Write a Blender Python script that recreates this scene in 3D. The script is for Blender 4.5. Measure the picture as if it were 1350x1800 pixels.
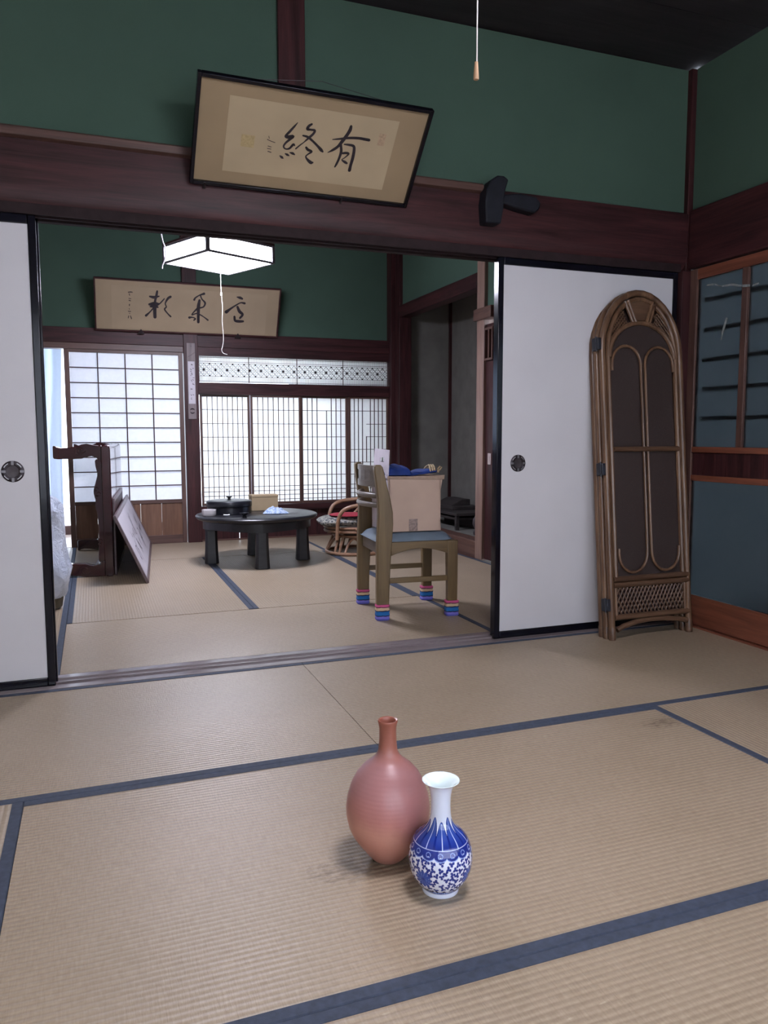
import bpy, math, random
import numpy as np
from mathutils import Vector, Matrix

random.seed(7)
for o in list(bpy.data.objects):
    bpy.data.objects.remove(o, do_unlink=True)
scene = bpy.context.scene
col = scene.collection
PI = math.pi

# ------------------------------------------------------------------ camera
EYE = Vector((0.0, 0.0, 0.953))
yaw, pitch, roll = math.radians(20.587), math.radians(5.61), math.radians(-0.12)
fwd = Vector((math.sin(yaw) * math.cos(pitch), math.cos(yaw) * math.cos(pitch), -math.sin(pitch)))
rt = Vector((math.cos(yaw), -math.sin(yaw), 0))
up = rt.cross(fwd)
r2 = math.cos(roll) * rt + math.sin(roll) * up
u2 = -math.sin(roll) * rt + math.cos(roll) * up
cam_data = bpy.data.cameras.new('camera')
cam = bpy.data.objects.new('camera', cam_data)
col.objects.link(cam)
cam.matrix_world = Matrix(((r2.x, u2.x, -fwd.x, EYE.x), (r2.y, u2.y, -fwd.y, EYE.y), (r2.z, u2.z, -fwd.z, EYE.z), (0, 0, 0, 1)))
cam_data.sensor_fit = 'VERTICAL'
cam_data.sensor_height = 24.0
cam_data.lens = 24.0 * 1361.5 / 1800.0
cam_data.clip_start = 0.02
scene.camera = cam

# ------------------------------------------------------------------ world, exposure
world = bpy.data.worlds.new('overcast_sky')
scene.world = world
world.use_nodes = True
bg = world.node_tree.nodes['Background']
bg.inputs[0].default_value = (0.76, 0.85, 1.0, 1)
bg.inputs[1].default_value = 2.75
scene.view_settings.view_transform = 'Standard'
scene.view_settings.look = 'None'
scene.view_settings.gamma = 1
scene.view_settings.use_curve_mapping = False
scene.view_settings.exposure = 1.48
scene.cycles.max_bounces = 7
scene.cycles.diffuse_bounces = 4
scene.cycles.glossy_bounces = 3
scene.cycles.transmission_bounces = 4
scene.cycles.caustics_reflective = False
scene.cycles.caustics_refractive = False
FAR_LAMP = 32.0
NEAR_LAMP = 15.5

# ------------------------------------------------------------------ mesh helpers
class MB:
    def __init__(self):
        self.v = []; self.f = []
    def add(self, vs, fs):
        n = len(self.v)
        self.v += [tuple(p) for p in vs]
        self.f += [tuple(i + n for i in f) for f in fs]
        return self
    def box(self, x0, x1, y0, y1, z0, z1):
        vs = [(x, y, z) for z in (z0, z1) for y in (y0, y1) for x in (x0, x1)]
        return self.add(vs, [(0, 2, 3, 1), (4, 5, 7, 6), (0, 1, 5, 4), (2, 6, 7, 3), (0, 4, 6, 2), (1, 3, 7, 5)])
    def bar(self, a, b, w, h, upv=(0, 0, 1)):
        """rectangular bar from a to b, w across, h along upv"""
        a, b = Vector(a), Vector(b); d = (b - a).normalized(); u = Vector(upv)
        s = d.cross(u).normalized(); u = s.cross(d).normalized()
        vs = [p + s * (i * w / 2) + u * (j * h / 2) for p in (a, b) for j in (-1, 1) for i in (-1, 1)]
        return self.add(vs, [(0, 2, 3, 1), (4, 5, 7, 6), (0, 1, 5, 4), (2, 6, 7, 3), (0, 4, 6, 2), (1, 3, 7, 5)])
    def tube(self, pts, r, seg=8, closed=False, flat=1.0, upv=None):
        pts = [Vector(p) for p in pts]; n = len(pts)
        rs = r if isinstance(r, (list, tuple)) else [r] * n
        tang = []
        for i in range(n):
            if closed: t = pts[(i + 1) % n] - pts[i - 1]
            else: t = pts[min(i + 1, n - 1)] - pts[max(i - 1, 0)]
            tang.append(t.normalized())
        u = Vector(upv) if upv else Vector((0, 0, 1))
        if abs(u.dot(tang[0])) > .9: u = Vector((1, 0, 0)) if abs(tang[0].x) < .9 else Vector((0, 1, 0))
        vs = []
        for i in range(n):
            s = tang[i].cross(u)
            if s.length < 1e-6: s = Vector((1, 0, 0))
            s.normalize(); u = s.cross(tang[i]).normalized()
            for k in range(seg):
                a = 2 * PI * k / seg
                vs.append(pts[i] + (s * math.cos(a) + u * math.sin(a) * flat) * rs[i])
        fs = []
        m = n if closed else n - 1
        for i in range(m):
            for k in range(seg):
                a, b = i * seg + k, i * seg + (k + 1) % seg
                c, d = ((i + 1) % n) * seg + (k + 1) % seg, ((i + 1) % n) * seg + k
                fs.append((a, b, c, d))
        if not closed:
            fs.append(tuple(range(seg))[::-1]); fs.append(tuple((n - 1) * seg + k for k in range(seg)))
        return self.add(vs, fs)
    def lathe(self, prof, seg=32, c=(0, 0, 0)):
        """prof: list of (r, z); r==0 closes"""
        vs = []; idx = []
        for r, z in prof:
            if r <= 1e-6:
                idx.append([len(vs)]); vs.append((c[0], c[1], c[2] + z))
            else:
                idx.append(list(range(len(vs), len(vs) + seg)))
                vs += [(c[0] + r * math.cos(2 * PI * k / seg), c[1] + r * math.sin(2 * PI * k / seg), c[2] + z) for k in range(seg)]
        fs = []
        for a, b in zip(idx, idx[1:]):
            for k in range(seg):
                k2 = (k + 1) % seg
                if len(a) == 1 and len(b) == 1: continue
                if len(a) == 1: fs.append((a[0], b[k2], b[k]))
                elif len(b) == 1: fs.append((a[k], a[k2], b[0]))
                else: fs.append((a[k], a[k2], b[k2], b[k]))
        return self.add(vs, fs)
    def prism(self, poly, axis, a, b):
        """extrude a 2D polygon along an axis between a and b; axis 'x': poly=(y,z), 'y': (x,z), 'z': (x,y)"""
        def P(p, t): return {'x': (t, p[0], p[1]), 'y': (p[0], t, p[1]), 'z': (p[0], p[1], t)}[axis]
        n = len(poly)
        vs = [P(p, a) for p in poly] + [P(p, b) for p in poly]
        fs = [tuple(range(n)), tuple(range(2 * n - 1, n - 1, -1))]
        fs += [(i, n + i, n + (i + 1) % n, (i + 1) % n) for i in range(n)]
        return self.add(vs, fs)
    def grid(self, pts):
        """pts[i][j] quad sheet"""
        n, m = len(pts), len(pts[0])
        vs = [p for row in pts for p in row]
        fs = [(i * m + j, i * m + j + 1, (i + 1) * m + j + 1, (i + 1) * m + j) for i in range(n - 1) for j in range(m - 1)]
        return self.add(vs, fs)
    def mesh(self, name, smooth=False):
        me = bpy.data.meshes.new(name)
        me.from_pydata(self.v, [], self.f)
        import bmesh
        bm = bmesh.new(); bm.from_mesh(me)
        bmesh.ops.recalc_face_normals(bm, faces=bm.faces)
        bm.to_mesh(me); bm.free()
        if smooth:
            me.shade_smooth()
            me.set_sharp_from_angle(angle=math.radians(42))
        me.update()
        return me
    def build(self, name, mat, parent=None, smooth=False, bevel=0, solid=0, sub=0):
        me = self.mesh(name, smooth or bevel > 0)
        if mat: me.materials.append(mat)
        o = bpy.data.objects.new(name, me); col.objects.link(o)
        if parent: o.parent = parent
        if solid:
            s = o.modifiers.new('thickness', 'SOLIDIFY'); s.thickness = solid; s.offset = 0
        if bevel:
            b = o.modifiers.new('edge', 'BEVEL'); b.width = bevel; b.segments = 2; b.limit_method = 'ANGLE'; b.angle_limit = math.radians(50)
        if sub:
            s = o.modifiers.new('smooth', 'SUBSURF'); s.levels = sub; s.render_levels = sub
        return o

def share(me, name, parent=None, loc=(0, 0, 0), rot=(0, 0, 0), scale=(1, 1, 1)):
    o = bpy.data.objects.new(name, me); col.objects.link(o)
    if parent: o.parent = parent
    o.location = loc; o.rotation_euler = rot; o.scale = scale
    return o
def tag(o, label, cat, group=None, kind=None):
    o['label'] = label; o['category'] = cat
    if group: o['group'] = group
    if kind: o['kind'] = kind
    return o
def thing(name, label, cat, loc=(0, 0, 0), rot=(0, 0, 0), group=None, kind=None):
    o = bpy.data.objects.new(name, None); col.objects.link(o)
    o.location = loc; o.rotation_euler = rot; o.empty_display_size = .1
    return tag(o, label, cat, group, kind)
def struct(o, label, cat): return tag(o, label, cat, kind='structure')

def spline(pts, n=6):
    """Catmull-Rom through pts (any dimension)"""
    P = [np.array(p, float) for p in pts]
    if len(P) < 3: 
        return [tuple(P[0] + (P[-1] - P[0]) * t) for t in np.linspace(0, 1, n + 1)]
    out = []
    for i in range(len(P) - 1):
        p0 = P[i - 1] if i else 2 * P[0] - P[1]
        p1, p2 = P[i], P[i + 1]
        p3 = P[i + 2] if i + 2 < len(P) else 2 * P[-1] - P[-2]
        for k in range(n):
            t = k / n
            out.append(tuple(.5 * (2 * p1 + (p2 - p0) * t + (2 * p0 - 5 * p1 + 4 * p2 - p3) * t * t + (3 * p1 - p0 - 3 * p2 + p3) * t ** 3)))
    out.append(tuple(P[-1]))
    return out

# ------------------------------------------------------------------ materials
class NT:
    def __init__(self, name):
        self.m = bpy.data.materials.new(name); self.m.use_nodes = True
        self.t = self.m.node_tree; self.b = self.t.nodes['Principled BSDF']; self.out = self.t.nodes['Material Output']
    def n(self, typ, **kw):
        x = self.t.nodes.new(typ)
        for k, v in kw.items():
            if isinstance(k, str) and hasattr(x, k): setattr(x, k, v)
        return x
    def l(self, a, b): self.t.links.new(a, b)
    def coords(self, scale=(1, 1, 1), kind='Object'):
        tc = self.n('ShaderNodeTexCoord'); mp = self.n('ShaderNodeMapping')
        mp.inputs['Scale'].default_value = scale
        self.l(tc.outputs[kind], mp.inputs[0]); return mp.outputs[0]
    def noise(self, vec, scale, detail=3, rough=.5, dist=0):
        x = self.n('ShaderNodeTexNoise'); x.inputs['Scale'].default_value = scale; x.inputs['Detail'].default_value = detail
        x.inputs['Roughness'].default_value = rough; x.inputs['Distortion'].default_value = dist
        if vec: self.l(vec, x.inputs['Vector'])
        return x.outputs[0]
    def ramp(self, fac, stops, interp='LINEAR'):
        r = self.n('ShaderNodeValToRGB'); r.color_ramp.interpolation = interp
        e = r.color_ramp.elements
        while len(e) < len(stops): e.new(.5)
        for k, (p, c) in zip(e, stops): k.position = p; k.color = (*c, 1) if len(c) == 3 else c
        self.l(fac, r.inputs[0]); return r.outputs[0]
    def bump(self, h, strength=.3, dist=.01, prev=None):
        b = self.n('ShaderNodeBump'); b.inputs['Strength'].default_value = strength; b.inputs['Distance'].default_value = dist
        self.l(h, b.inputs['Height'])
        if prev: self.l(prev, b.inputs['Normal'])
        self.l(b.outputs[0], self.b.inputs['Normal']); return b.outputs[0]
    def mix(self, f, a, b, typ='MIX'):
        x = self.n('ShaderNodeMix'); x.data_type = 'RGBA'; x.blend_type = typ
        for s, v in ((x.inputs[0], f), (x.inputs[6], a), (x.inputs[7], b)):
            if isinstance(v, (int, float)): s.default_value = v
            elif isinstance(v, tuple): s.default_value = (*v, 1) if len(v) == 3 else v
            else: self.l(v, s)
        return x.outputs[2]
    def math(self, op, a, b=None, c=None):
        x = self.n('ShaderNodeMath'); x.operation = op
        for i, v in enumerate((a, b, c)):
            if v is None: continue
            if isinstance(v, (int, float)): x.inputs[i].default_value = v
            else: self.l(v, x.inputs[i])
        return x.outputs[0]
    def set(self, **kw):
        for k, v in kw.items():
            s = self.b.inputs[k.replace('_', ' ')]
            if isinstance(v, tuple): s.default_value = (*v, 1) if len(v) == 3 else v
            else: s.default_value = v
        return self

def flat(name, c, rough=.5, var=.12, nscale=12, bump=0, bscale=120, spec=.5, metal=0, coat=0, vscale=(1, 1, 1)):
    """plain coloured surface with a little procedural unevenness"""
    t = NT(name)
    v = t.coords(vscale)
    lo = tuple(x * (1 - var) for x in c); hi = tuple(min(1, x * (1 + var)) for x in c)
    t.l(t.ramp(t.noise(v, nscale), [(.3, lo), (.7, hi)]), t.b.inputs['Base Color'])
    t.set(Roughness=rough, Metallic=metal, Coat_Weight=coat); t.b.inputs['Specular IOR Level'].default_value = spec
    if bump: t.bump(t.noise(v, bscale, 2), bump, .002)
    return t.m

def wood(name, dark, light, axis='x', rough=.4, scale=1, coat=0, spec=.5, grain=.25, lo=.35, hi=.68):
    t = NT(name)
    k = {'x': (.9, 11, 11), 'y': (11, .9, 11), 'z': (11, 11, .9)}[axis]
    v = t.coords(tuple(a * scale for a in k))
    n1 = t.noise(v, 2.2, 5, .6, .6)
    k2 = {'x': (3, 90, 90), 'y': (90, 3, 90), 'z': (90, 90, 3)}[axis]
    n2 = t.noise(t.coords(tuple(a * scale for a in k2)), 2, 3, .6)
    f = t.math('ADD', t.math('MULTIPLY', n1, 1 - grain), t.math('MULTIPLY', n2, grain))
    t.l(t.ramp(f, [(lo, dark), (hi, light)]), t.b.inputs['Base Color'])
    t.set(Roughness=rough, Coat_Weight=coat); t.b.inputs['Specular IOR Level'].default_value = spec
    t.bump(f, .12, .002)
    return t.m

def tatami(name, stains=()):
    t = NT(name)
    tc = t.n('ShaderNodeTexCoord'); obj = tc.outputs['Object']
    sep = t.n('ShaderNodeSeparateXYZ'); t.l(obj, sep.inputs[0])
    wob = t.noise(t.coords((6, 6, 1)), 1.0, 2)
    ph = t.math('ADD', t.math('MULTIPLY', sep.outputs[1], 2 * PI / .0152), t.math('MULTIPLY', wob, 1.2))
    ridge = t.math('SINE', ph)
    # bundles of rush: short cells, shifted from ridge to ridge
    fine = t.noise(t.coords((240, 26, 1)), 1.0, 2, .6)
    fine2 = t.noise(t.coords((60, 130, 1)), 1.0, 2, .6)
    big = t.noise(t.coords((1, 1, 1)), 1.7, 4, .6)
    c = t.ramp(big, [(.3, (.305, .233, .163)), (.72, (.39, .307, .225))])
    c = t.mix(.35, c, t.ramp(fine, [(.3, (.25, .187, .12)), (.7, (.46, .37, .27))]))
    c = t.mix(.18, c, t.ramp(fine2, [(.35, (.22, .16, .09)), (.7, (.5, .41, .27))]))
    g = t.ramp(t.math('MULTIPLY_ADD', ridge, .5, .5), [(0, (.85, .84, .83)), (.35, (1, 1, 1))])  # shade in the grooves between ridges, painted into the colour
    c = t.mix(1.0, c, g, 'MULTIPLY')
    # worn pale flecks
    fl = t.ramp(t.noise(t.coords((22, 95, 1)), 1, 2, .5), [(.70, (0, 0, 0)), (.76, (1, 1, 1))])
    c = t.mix(t.math('MULTIPLY', fl, .35), c, (.58, .50, .36))
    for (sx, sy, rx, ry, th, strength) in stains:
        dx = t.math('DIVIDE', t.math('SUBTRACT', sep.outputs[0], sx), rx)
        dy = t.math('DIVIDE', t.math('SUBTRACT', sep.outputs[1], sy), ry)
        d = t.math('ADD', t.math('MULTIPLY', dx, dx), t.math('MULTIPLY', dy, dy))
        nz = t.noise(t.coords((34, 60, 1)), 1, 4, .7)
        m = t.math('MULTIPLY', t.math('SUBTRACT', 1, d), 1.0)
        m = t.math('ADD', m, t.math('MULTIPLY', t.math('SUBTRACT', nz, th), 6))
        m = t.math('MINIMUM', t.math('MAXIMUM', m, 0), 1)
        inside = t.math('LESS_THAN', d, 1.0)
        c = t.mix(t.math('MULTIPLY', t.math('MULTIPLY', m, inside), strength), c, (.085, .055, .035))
    t.l(c, t.b.inputs['Base Color'])
    t.set(Roughness=.40); t.b.inputs['Specular IOR Level'].default_value = .50
    h = t.math('ADD', t.math('MULTIPLY', ridge, .6), t.math('MULTIPLY', fine, .8))
    t.bump(h, .55, .0016)
    return t.m

def paper(name, c, trans, rough=.8, fib=True):
    """thin paper: diffuse + translucent, lit by whatever stands behind it"""
    t = NT(name)
    v = t.coords((1, 1, 1))
    cc = t.ramp(t.noise(v, 35, 5, .65), [(.3, tuple(x * .95 for x in c)), (.7, c)])
    d = t.n('ShaderNodeBsdfDiffuse'); tr = t.n('ShaderNodeBsdfTranslucent'); mx = t.n('ShaderNodeMixShader')
    t.l(cc, d.inputs[0]); t.l(cc, tr.inputs[0]); mx.inputs[0].default_value = trans
    t.l(d.outputs[0], mx.inputs[1]); t.l(tr.outputs[0], mx.inputs[2]); t.l(mx.outputs[0], t.out.inputs[0])
    t.t.nodes.remove(t.b)
    return t.m

def emis(name, c, s):
    t = NT(name); t.set(Base_Color=c, Emission_Color=c, Emission_Strength=s, Roughness=.6)
    return t.m

M = {}
M['tatami'] = tatami('rush_mat')
M['tatami_far'] = tatami('rush_mat_plain')
M['heri'] = flat('navy_cloth_border', (.036, .048, .078), .75, .25, 60, .3, 700)
M['slab'] = flat('subfloor', (.08, .06, .05), .8)
M['green'] = flat('green_sand_plaster', (.062, .107, .080), .92, .05, 3, .35, 420, .2)
M['grey_plaster'] = flat('grey_sand_plaster', (.16, .155, .14), .9, .12, 7, .35, 420, .2)
M['cream'] = flat('cream_plaster', (.5, .48, .42), .9, .06)
M['ceil'] = wood('dark_ceiling_board', (.016, .013, .015), (.034, .027, .03), 'x', .55, spec=.3)
for a in 'xyz':
    M['dw_' + a] = wood('dark_stained_wood_' + a, (.018, .007, .0078), (.072, .0235, .0245), a, .46, spec=.25)
    M['red_' + a] = wood('red_brown_wood_' + a, (.12, .036, .021), (.26, .088, .05), a, .38)
    M['brown_' + a] = wood('brown_wood_' + a, (.06, .028, .022), (.14, .072, .055), a, .45)
M['sill'] = wood('worn_sill_wood', (.15, .12, .125), (.29, .245, .25), 'x', .17)
M['post'] = wood('alcove_post_wood', (.16, .095, .075), (.30, .19, .15), 'z', .45)
M['black'] = flat('black_lacquer', (.004, .004, .008), .16, .2, 5, spec=.28)
M['fusuma'] = flat('sliding_door_paper', (.60, .59, .61), .85, .03, 3, .12, 300, .15)
M['iron'] = flat('dark_iron', (.035, .028, .032), .38, .3, 40, metal=.7)
M['silver'] = flat('pale_metal_inlay', (.55, .53, .55), .35, .1, metal=.8)
M['washi'] = paper('shoji_paper', (.93, .94, .97), .46)
M['washi_bright'] = paper('lattice_paper', (.98, .98, .96), .74)

# ================================================================== STRUCTURE
XL, XR = -1.15, 2.79          # side walls of both rooms
YB, YS0, YS1, YF = -0.78, 3.11, 3.29, 7.15
ZC = 2.71

# ---- floor with its tatami mats
fl = MB().box(XL - .1, 3.0, YB, 7.25, -.12, -.055).build('floor', M['slab'])
struct(fl, 'rush mat floor running through both rooms', 'floor')
BW = .028
_mat_mesh = {}
def mat_mesh(L, W, m, edged=True):
    key = (round(L, 3), round(W, 3), m.name, edged)
    if key not in _mat_mesh:
        g = .0012
        e = BW * .6 if edged else .010
        b = MB().box(-L / 2 + g, L / 2 - g, -W / 2 + e, W / 2 - e, -.055, 0)
        me = b.mesh('tatami_mat'); me.materials.append(m)
        s = MB()
        # border strip: folded cloth with a soft rounded long edge
        prof = [(-BW / 2, -.05), (BW / 2 - .0005, -.05), (BW / 2 - .0005, -.0015), (BW / 2 - .003, .0016), (-BW / 2, .0016)]
        s.prism(prof, 'x', -L / 2 + g, L / 2 - g)
        bo = s.mesh('cloth_border'); bo.materials.append(M['heri'])
        _mat_mesh[key] = (me, bo)
    return _mat_mesh[key]
def put_mat(x0, x1, y0, y1, m, edged=True):
    vert = (y1 - y0) > (x1 - x0)
    L, W = ((y1 - y0), (x1 - x0)) if vert else ((x1 - x0), (y1 - y0))
    me, bo = mat_mesh(L, W, m, edged)
    o = share(me, 'tatami_mat', fl, ((x0 + x1) / 2, (y0 + y1) / 2, 0), (0, 0, PI / 2 if vert else 0))
    if not edged: return o
    share(bo, 'cloth_border', o, (0, W / 2 - BW / 2, 0))
    share(bo, 'cloth_border', o, (0, -W / 2 + BW / 2, 0), (0, 0, PI))
    return o
x0, xa, xm, xb, x1 = -1.15, -.2, .795, 1.81, 2.775
y = [-.77, .2, 1.163, 2.155, 3.11]
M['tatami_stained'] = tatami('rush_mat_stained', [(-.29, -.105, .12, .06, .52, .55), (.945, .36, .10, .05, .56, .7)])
put_mat(x0, xm, y[3], y[4], M['tatami']); put_mat(xm, x1, y[3], y[4], M['tatami'])
put_mat(xa, xb, y[2], y[3], M['tatami_stained'])
put_mat(xb, x1, y[1], y[3], M['tatami']); put_mat(x0, xa, y[1], y[3], M['tatami'])
put_mat(xa, xb, y[1], y[2], M['tatami'])
put_mat(x0, xm, y[0], y[1], M['tatami']); put_mat(xm, x1, y[0], y[1], M['tatami'])
y = [3.29, 4.21, 6.18, 7.13]
put_mat(-.155, 1.79, y[0], y[1], M['tatami_far'], False)
put_mat(-.155, .81, y[1], y[2], M['tatami_far']); put_mat(.81, 1.79, y[1], y[2], M['tatami_far'])
put_mat(x0, -.155, 3.29, 5.22, M['tatami_far']).location.z = 0
put_mat(x0, -.155, 5.22, 7.13, M['tatami_far'])
put_mat(1.79, 2.76, 3.29, 5.22, M['tatami_far']); put_mat(1.79, 2.76, 5.22, 7.13, M['tatami_far'])
put_mat(-.155, 1.79, y[2], y[3], M['tatami_far'], False)

# ---- sliding-door sill with two grooves
s = MB()
prof = [(3.11, -.05), (3.11, .003), (3.152, .003), (3.152, -.004), (3.192, -.004), (3.192, .003), (3.204, .003), (3.204, -.004), (3.244, -.004), (3.244, .003), (3.288, .003), (3.288, -.05)]
s.prism(prof, 'x', XL, XR - .05)
struct(s.build('trim_1', M['sill'], bevel=.0012), 'worn grooved wooden sill under the sliding doors', 'sill')

# ---- great beam over the opening
beam = MB().prism([(3.135, 2.032), (3.135, 1.86), (3.137, 1.83), (3.142, 1.806), (3.150, 1.788), (3.160, 1.775), (3.172, 1.768), (3.272, 1.768), (3.272, 2.032)], 'x', XL, 2.775).build('trim_2', M['dw_x'], bevel=.004)
struct(beam, 'heavy dark red-brown beam over the sliding doors', 'beam')
beam['kind'] = 'structure'
M['track'] = flat('dull_dark_track', (.022, .013, .014), .75, .2, 20, spec=.2)
for a, b in ((3.146, 3.156), (3.190, 3.202), (3.240, 3.270)): MB().box(XL, 2.745, a, b, 1.752, 1.79).build('head_track', M['track'], beam)
MB().prism([(3.118, 2.014), (3.118, 2.040), (3.125, 2.047), (3.17, 2.047), (3.17, 2.010), (3.135, 2.006)], 'x', XL, 1.64).build('ledge_strip', M['brown_x'], beam, bevel=.002)
p = [(1.628, 1.87), (1.622, 1.955), (1.630, 2.01), (1.652, 2.05), (1.682, 2.071), (1.712, 2.072), (1.735, 2.058), (1.722, 2.02), (1.715, 1.985), (1.712, 1.93), (1.700, 1.87)]
M['peg'] = flat('blue_black_peg', (.010, .011, .016), .6, .25, 20, spec=.25)
MB().prism(p, 'y', 3.07, 3.14).build('wedge_pin', M['peg'], beam, bevel=.006)
MB().prism([(1.71, 1.965), (1.722, 2.0), (1.80, 2.012), (1.885, 2.005), (1.908, 1.982), (1.90, 1.955), (1.878, 1.935), (1.79, 1.948)], 'y', 3.085, 3.14).build('tenon_nose', M['peg'], beam, bevel=.006)

# ---- wall over the beam, its strut, corner post
w = MB().box(XL, 2.775, 3.17, 3.235, 2.03, ZC).build('wall_back', M['green'])
struct(w, 'dark green sand-plastered wall above the beam', 'wall')
struct(MB().box(.742, .852, 3.148, 3.26, 2.03, ZC).build('trim_3', M['dw_z'], bevel=.003), 'dark purple-brown strut dividing the green wall above the tilted frame', 'post')
c = MB().box(2.745, 2.80, 3.13, 3.27, 0, 1.755).box(2.772, 2.805, 3.142, 3.255, 1.755, ZC)
struct(c.build('trim_4', M['dw_z'], bevel=.002), 'slim dark corner post beside the glazed door', 'post')

# ---- ceilings (boards with thin battens)
for nm, ya, yb, lab in (('ceiling', YB, 3.2, 'dark board ceiling over the near room'), ('ceiling_far', 3.2, 7.2, 'dark board ceiling over the far room')):
    ce = MB().box(XL - .1, 3.5, ya, yb, ZC + .02, ZC + .05).build('ceiling', M['ceil'])
    struct(ce, lab, 'ceiling')
    nb = 9
    for k in range(nb):
        a = ya + (yb - ya) * k / nb; b = ya + (yb - ya) * (k + 1) / nb
        MB().box(XL - .1, 3.5, a + .002, b - .002, ZC + .006, ZC + .02).build('ceiling_board', M['ceil'], ce)

# ---- near room: left, rear and right walls
w = MB().box(XL - .1, XL, YB, 7.3, 0, ZC + .05).build('wall_left', M['cream'])
struct(w, 'pale plaster wall on the left side', 'wall')
# rear wall with a papered window (behind the photographer)
RW0, RW1, RZ0, RZ1 = -.8, 2.6, .40, 1.85
w = MB().box(XL, RW0, YB - .1, YB, 0, ZC + .05).box(RW1, XR + .1, YB - .1, YB, 0, ZC + .05).box(RW0, RW1, YB - .1, YB, 0, RZ0).box(RW0, RW1, YB - .1, YB, RZ1, ZC + .05)
struct(w.build('wall_rear', M['cream']), 'pale plaster wall behind the viewer', 'wall')
M['washi_rear'] = paper('rear_window_paper', (.97, .96, .96), .85)
wr = thing('window_1', 'papered window in the wall behind the viewer', 'window', (0, 0, 0), kind='structure')
MB().box(RW0, RW1, YB - .055, YB - .054, RZ0, RZ1).build('pane', M['washi_rear'], wr)
for k in range(9):
    xx = RW0 + (RW1 - RW0) * k / 8
    MB().box(xx - .012, xx + .012, YB - .054, YB - .03, RZ0, RZ1).build('muntin', M['dw_z'], wr)
for k in range(5):
    zz = RZ0 + (RZ1 - RZ0) * k / 4
    MB().box(RW0, RW1, YB - .053, YB - .028, zz - .012, zz + .012).build('muntin', M['dw_x'], wr)

w = MB().box(2.80, 2.88, YB, 3.14, 2.04, ZC).build('wall_right', M['green'])
struct(w, 'dark green sand-plastered wall above the glazed doors', 'wall')
struct(MB().box(2.776, 2.88, YB, 3.13, 1.765, 2.045).build('trim_5', M['dw_y'], bevel=.004), 'dark beam over the glazed doors on the right', 'beam')
struct(MB().box(2.772, 2.88, YB, 3.13, -.05, .006).build('trim_6', M['red_y'], bevel=.002), 'red-brown sill under the glazed doors', 'sill')

# glazed sliding doors on the right wall
def frosted():
    t = NT('frosted_glass')
    v = t.coords((1, 1, 1))
    t.l(t.ramp(t.noise(v, 4, 3), [(.3, (.66, .74, .78)), (.7, (.76, .83, .86))]), t.b.inputs['Base Color'])
    t.set(Roughness=.52, IOR=1.15, Transmission_Weight=1.0)
    t.bump(t.noise(v, 260, 2), .15, .001)
    return t.m
M['frost'] = frosted()
M['tape'] = flat('yellowed_clear_tape', (.24, .26, .26), .45, .3, 60)
M['greybar'] = flat('grey_glazing_bar', (.085, .092, .10), .7, .1)
DW = .975
def glazed_door(name, y1, x, label, tape=False):
    """door from y1 down to y1-DW, room face at x"""
    d = thing(name, label, 'door', (x, y1, 0), kind='structure')
    T = .03; y0 = -DW
    MB().box(0, T, -.047, 0, .008, 1.76).build('stile', M['brown_z'] if tape else M['red_z'], d, bevel=.002)
    MB().box(0, T, y0, y0 + .047, .008, 1.76).build('stile', M['red_z'], d, bevel=.002)
    MB().box(.001, T, y0 + .047, -.047, 1.708, 1.759).build('top_rail', M['red_y'], d, bevel=.002)
    MB().box(.001, T, y0 + .047, -.047, .010, .150).build('bottom_rail', M['red_y'], d, bevel=.002)
    MB().box(.001, T, y0 + .047, -.047, .868, .897).build('lock_rail', M['red_y'], d, bevel=.002)
    MB().box(.001, T, y0 + .047, -.047, .728, .757).build('lock_rail', M['red_y'], d, bevel=.002)
    MB().box(-.003, .001, y0 + .047, -.047, .150, .158).build('bead', M['red_y'], d)
    n = 12; a, b = y0 + .047, -.047
    for k in range(n):
        MB().box(.010, .018, a + (b - a) * k / n + .0008, a + (b - a) * (k + 1) / n - .0008, .757, .868).build('plank', M['dw_z'], d)
    cols = [(-.047, -.322), (-.366, -.62), (-.664, -.928)]
    for (pa, pb) in cols:
        MB().box(.012, .016, pb, pa, .897, 1.708).build('glass_pane', M['frost'], d)
    for yy in (-.344, -.642):
        MB().box(.002, T - .002, yy - .017, yy + .017, .897, 1.708).build('muntin', M['brown_z'], d, bevel=.002)
    MB().box(.012, .016, y0 + .047, -.047, .158, .728).build('glass_pane', M['frost'], d)
    for zz in (1.035, 1.178, 1.320, 1.465, 1.61):
        MB().box(.040, .056, y0 + .06, -.06, zz - .010, zz + .010).build('glazing_bar', M['greybar'], d)
    if tape:
        tp = [(-.10, 1.672, .001), (-.15, 1.668, .005), (-.20, 1.650, .003), (-.26, 1.648, .006), (-.33, 1.628, .006), (-.38, 1.622, .008), (-.42, 1.626, .004)]
        for q0, q1 in zip(tp, tp[1:]):
            MB().bar((.0115 if q1[0] > -.32 else .0015 if q0[0] > -.366 else .0115, q0[0], q0[1]), (.0115 if q1[0] > -.32 else .0015 if q0[0] > -.366 else .0115, q1[0] + .006, q1[1]), .0004, q1[2] + .003, (0, 0, 1)).build('tape_strip', M['tape'], d)
        MB().bar((.0116, -.21, 1.43), (.0116, -.235, 1.50), .0004, .012, (0, 1, 0)).build('tape_strip', M['tape'], d)
        MB().bar((.0116, -.205, 1.40), (.0116, -.212, 1.43), .0004, .006, (0, 1, 0)).build('tape_strip', M['tape'], d)
    return d
glazed_door('door_1', 3.128, 2.79, 'red-brown glazed sliding door with tape marks, beside the rattan screen', True)
glazed_door('door_2', 3.128 - DW + .05, 2.832, 'second red-brown glazed sliding door from the corner')
glazed_door('door_3', 3.128 - 2 * DW + .10, 2.79, 'third red-brown glazed sliding door from the corner')
glazed_door('door_4', 3.128 - 3 * DW + .15, 2.832, 'red-brown glazed sliding door farthest from the corner')
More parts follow.
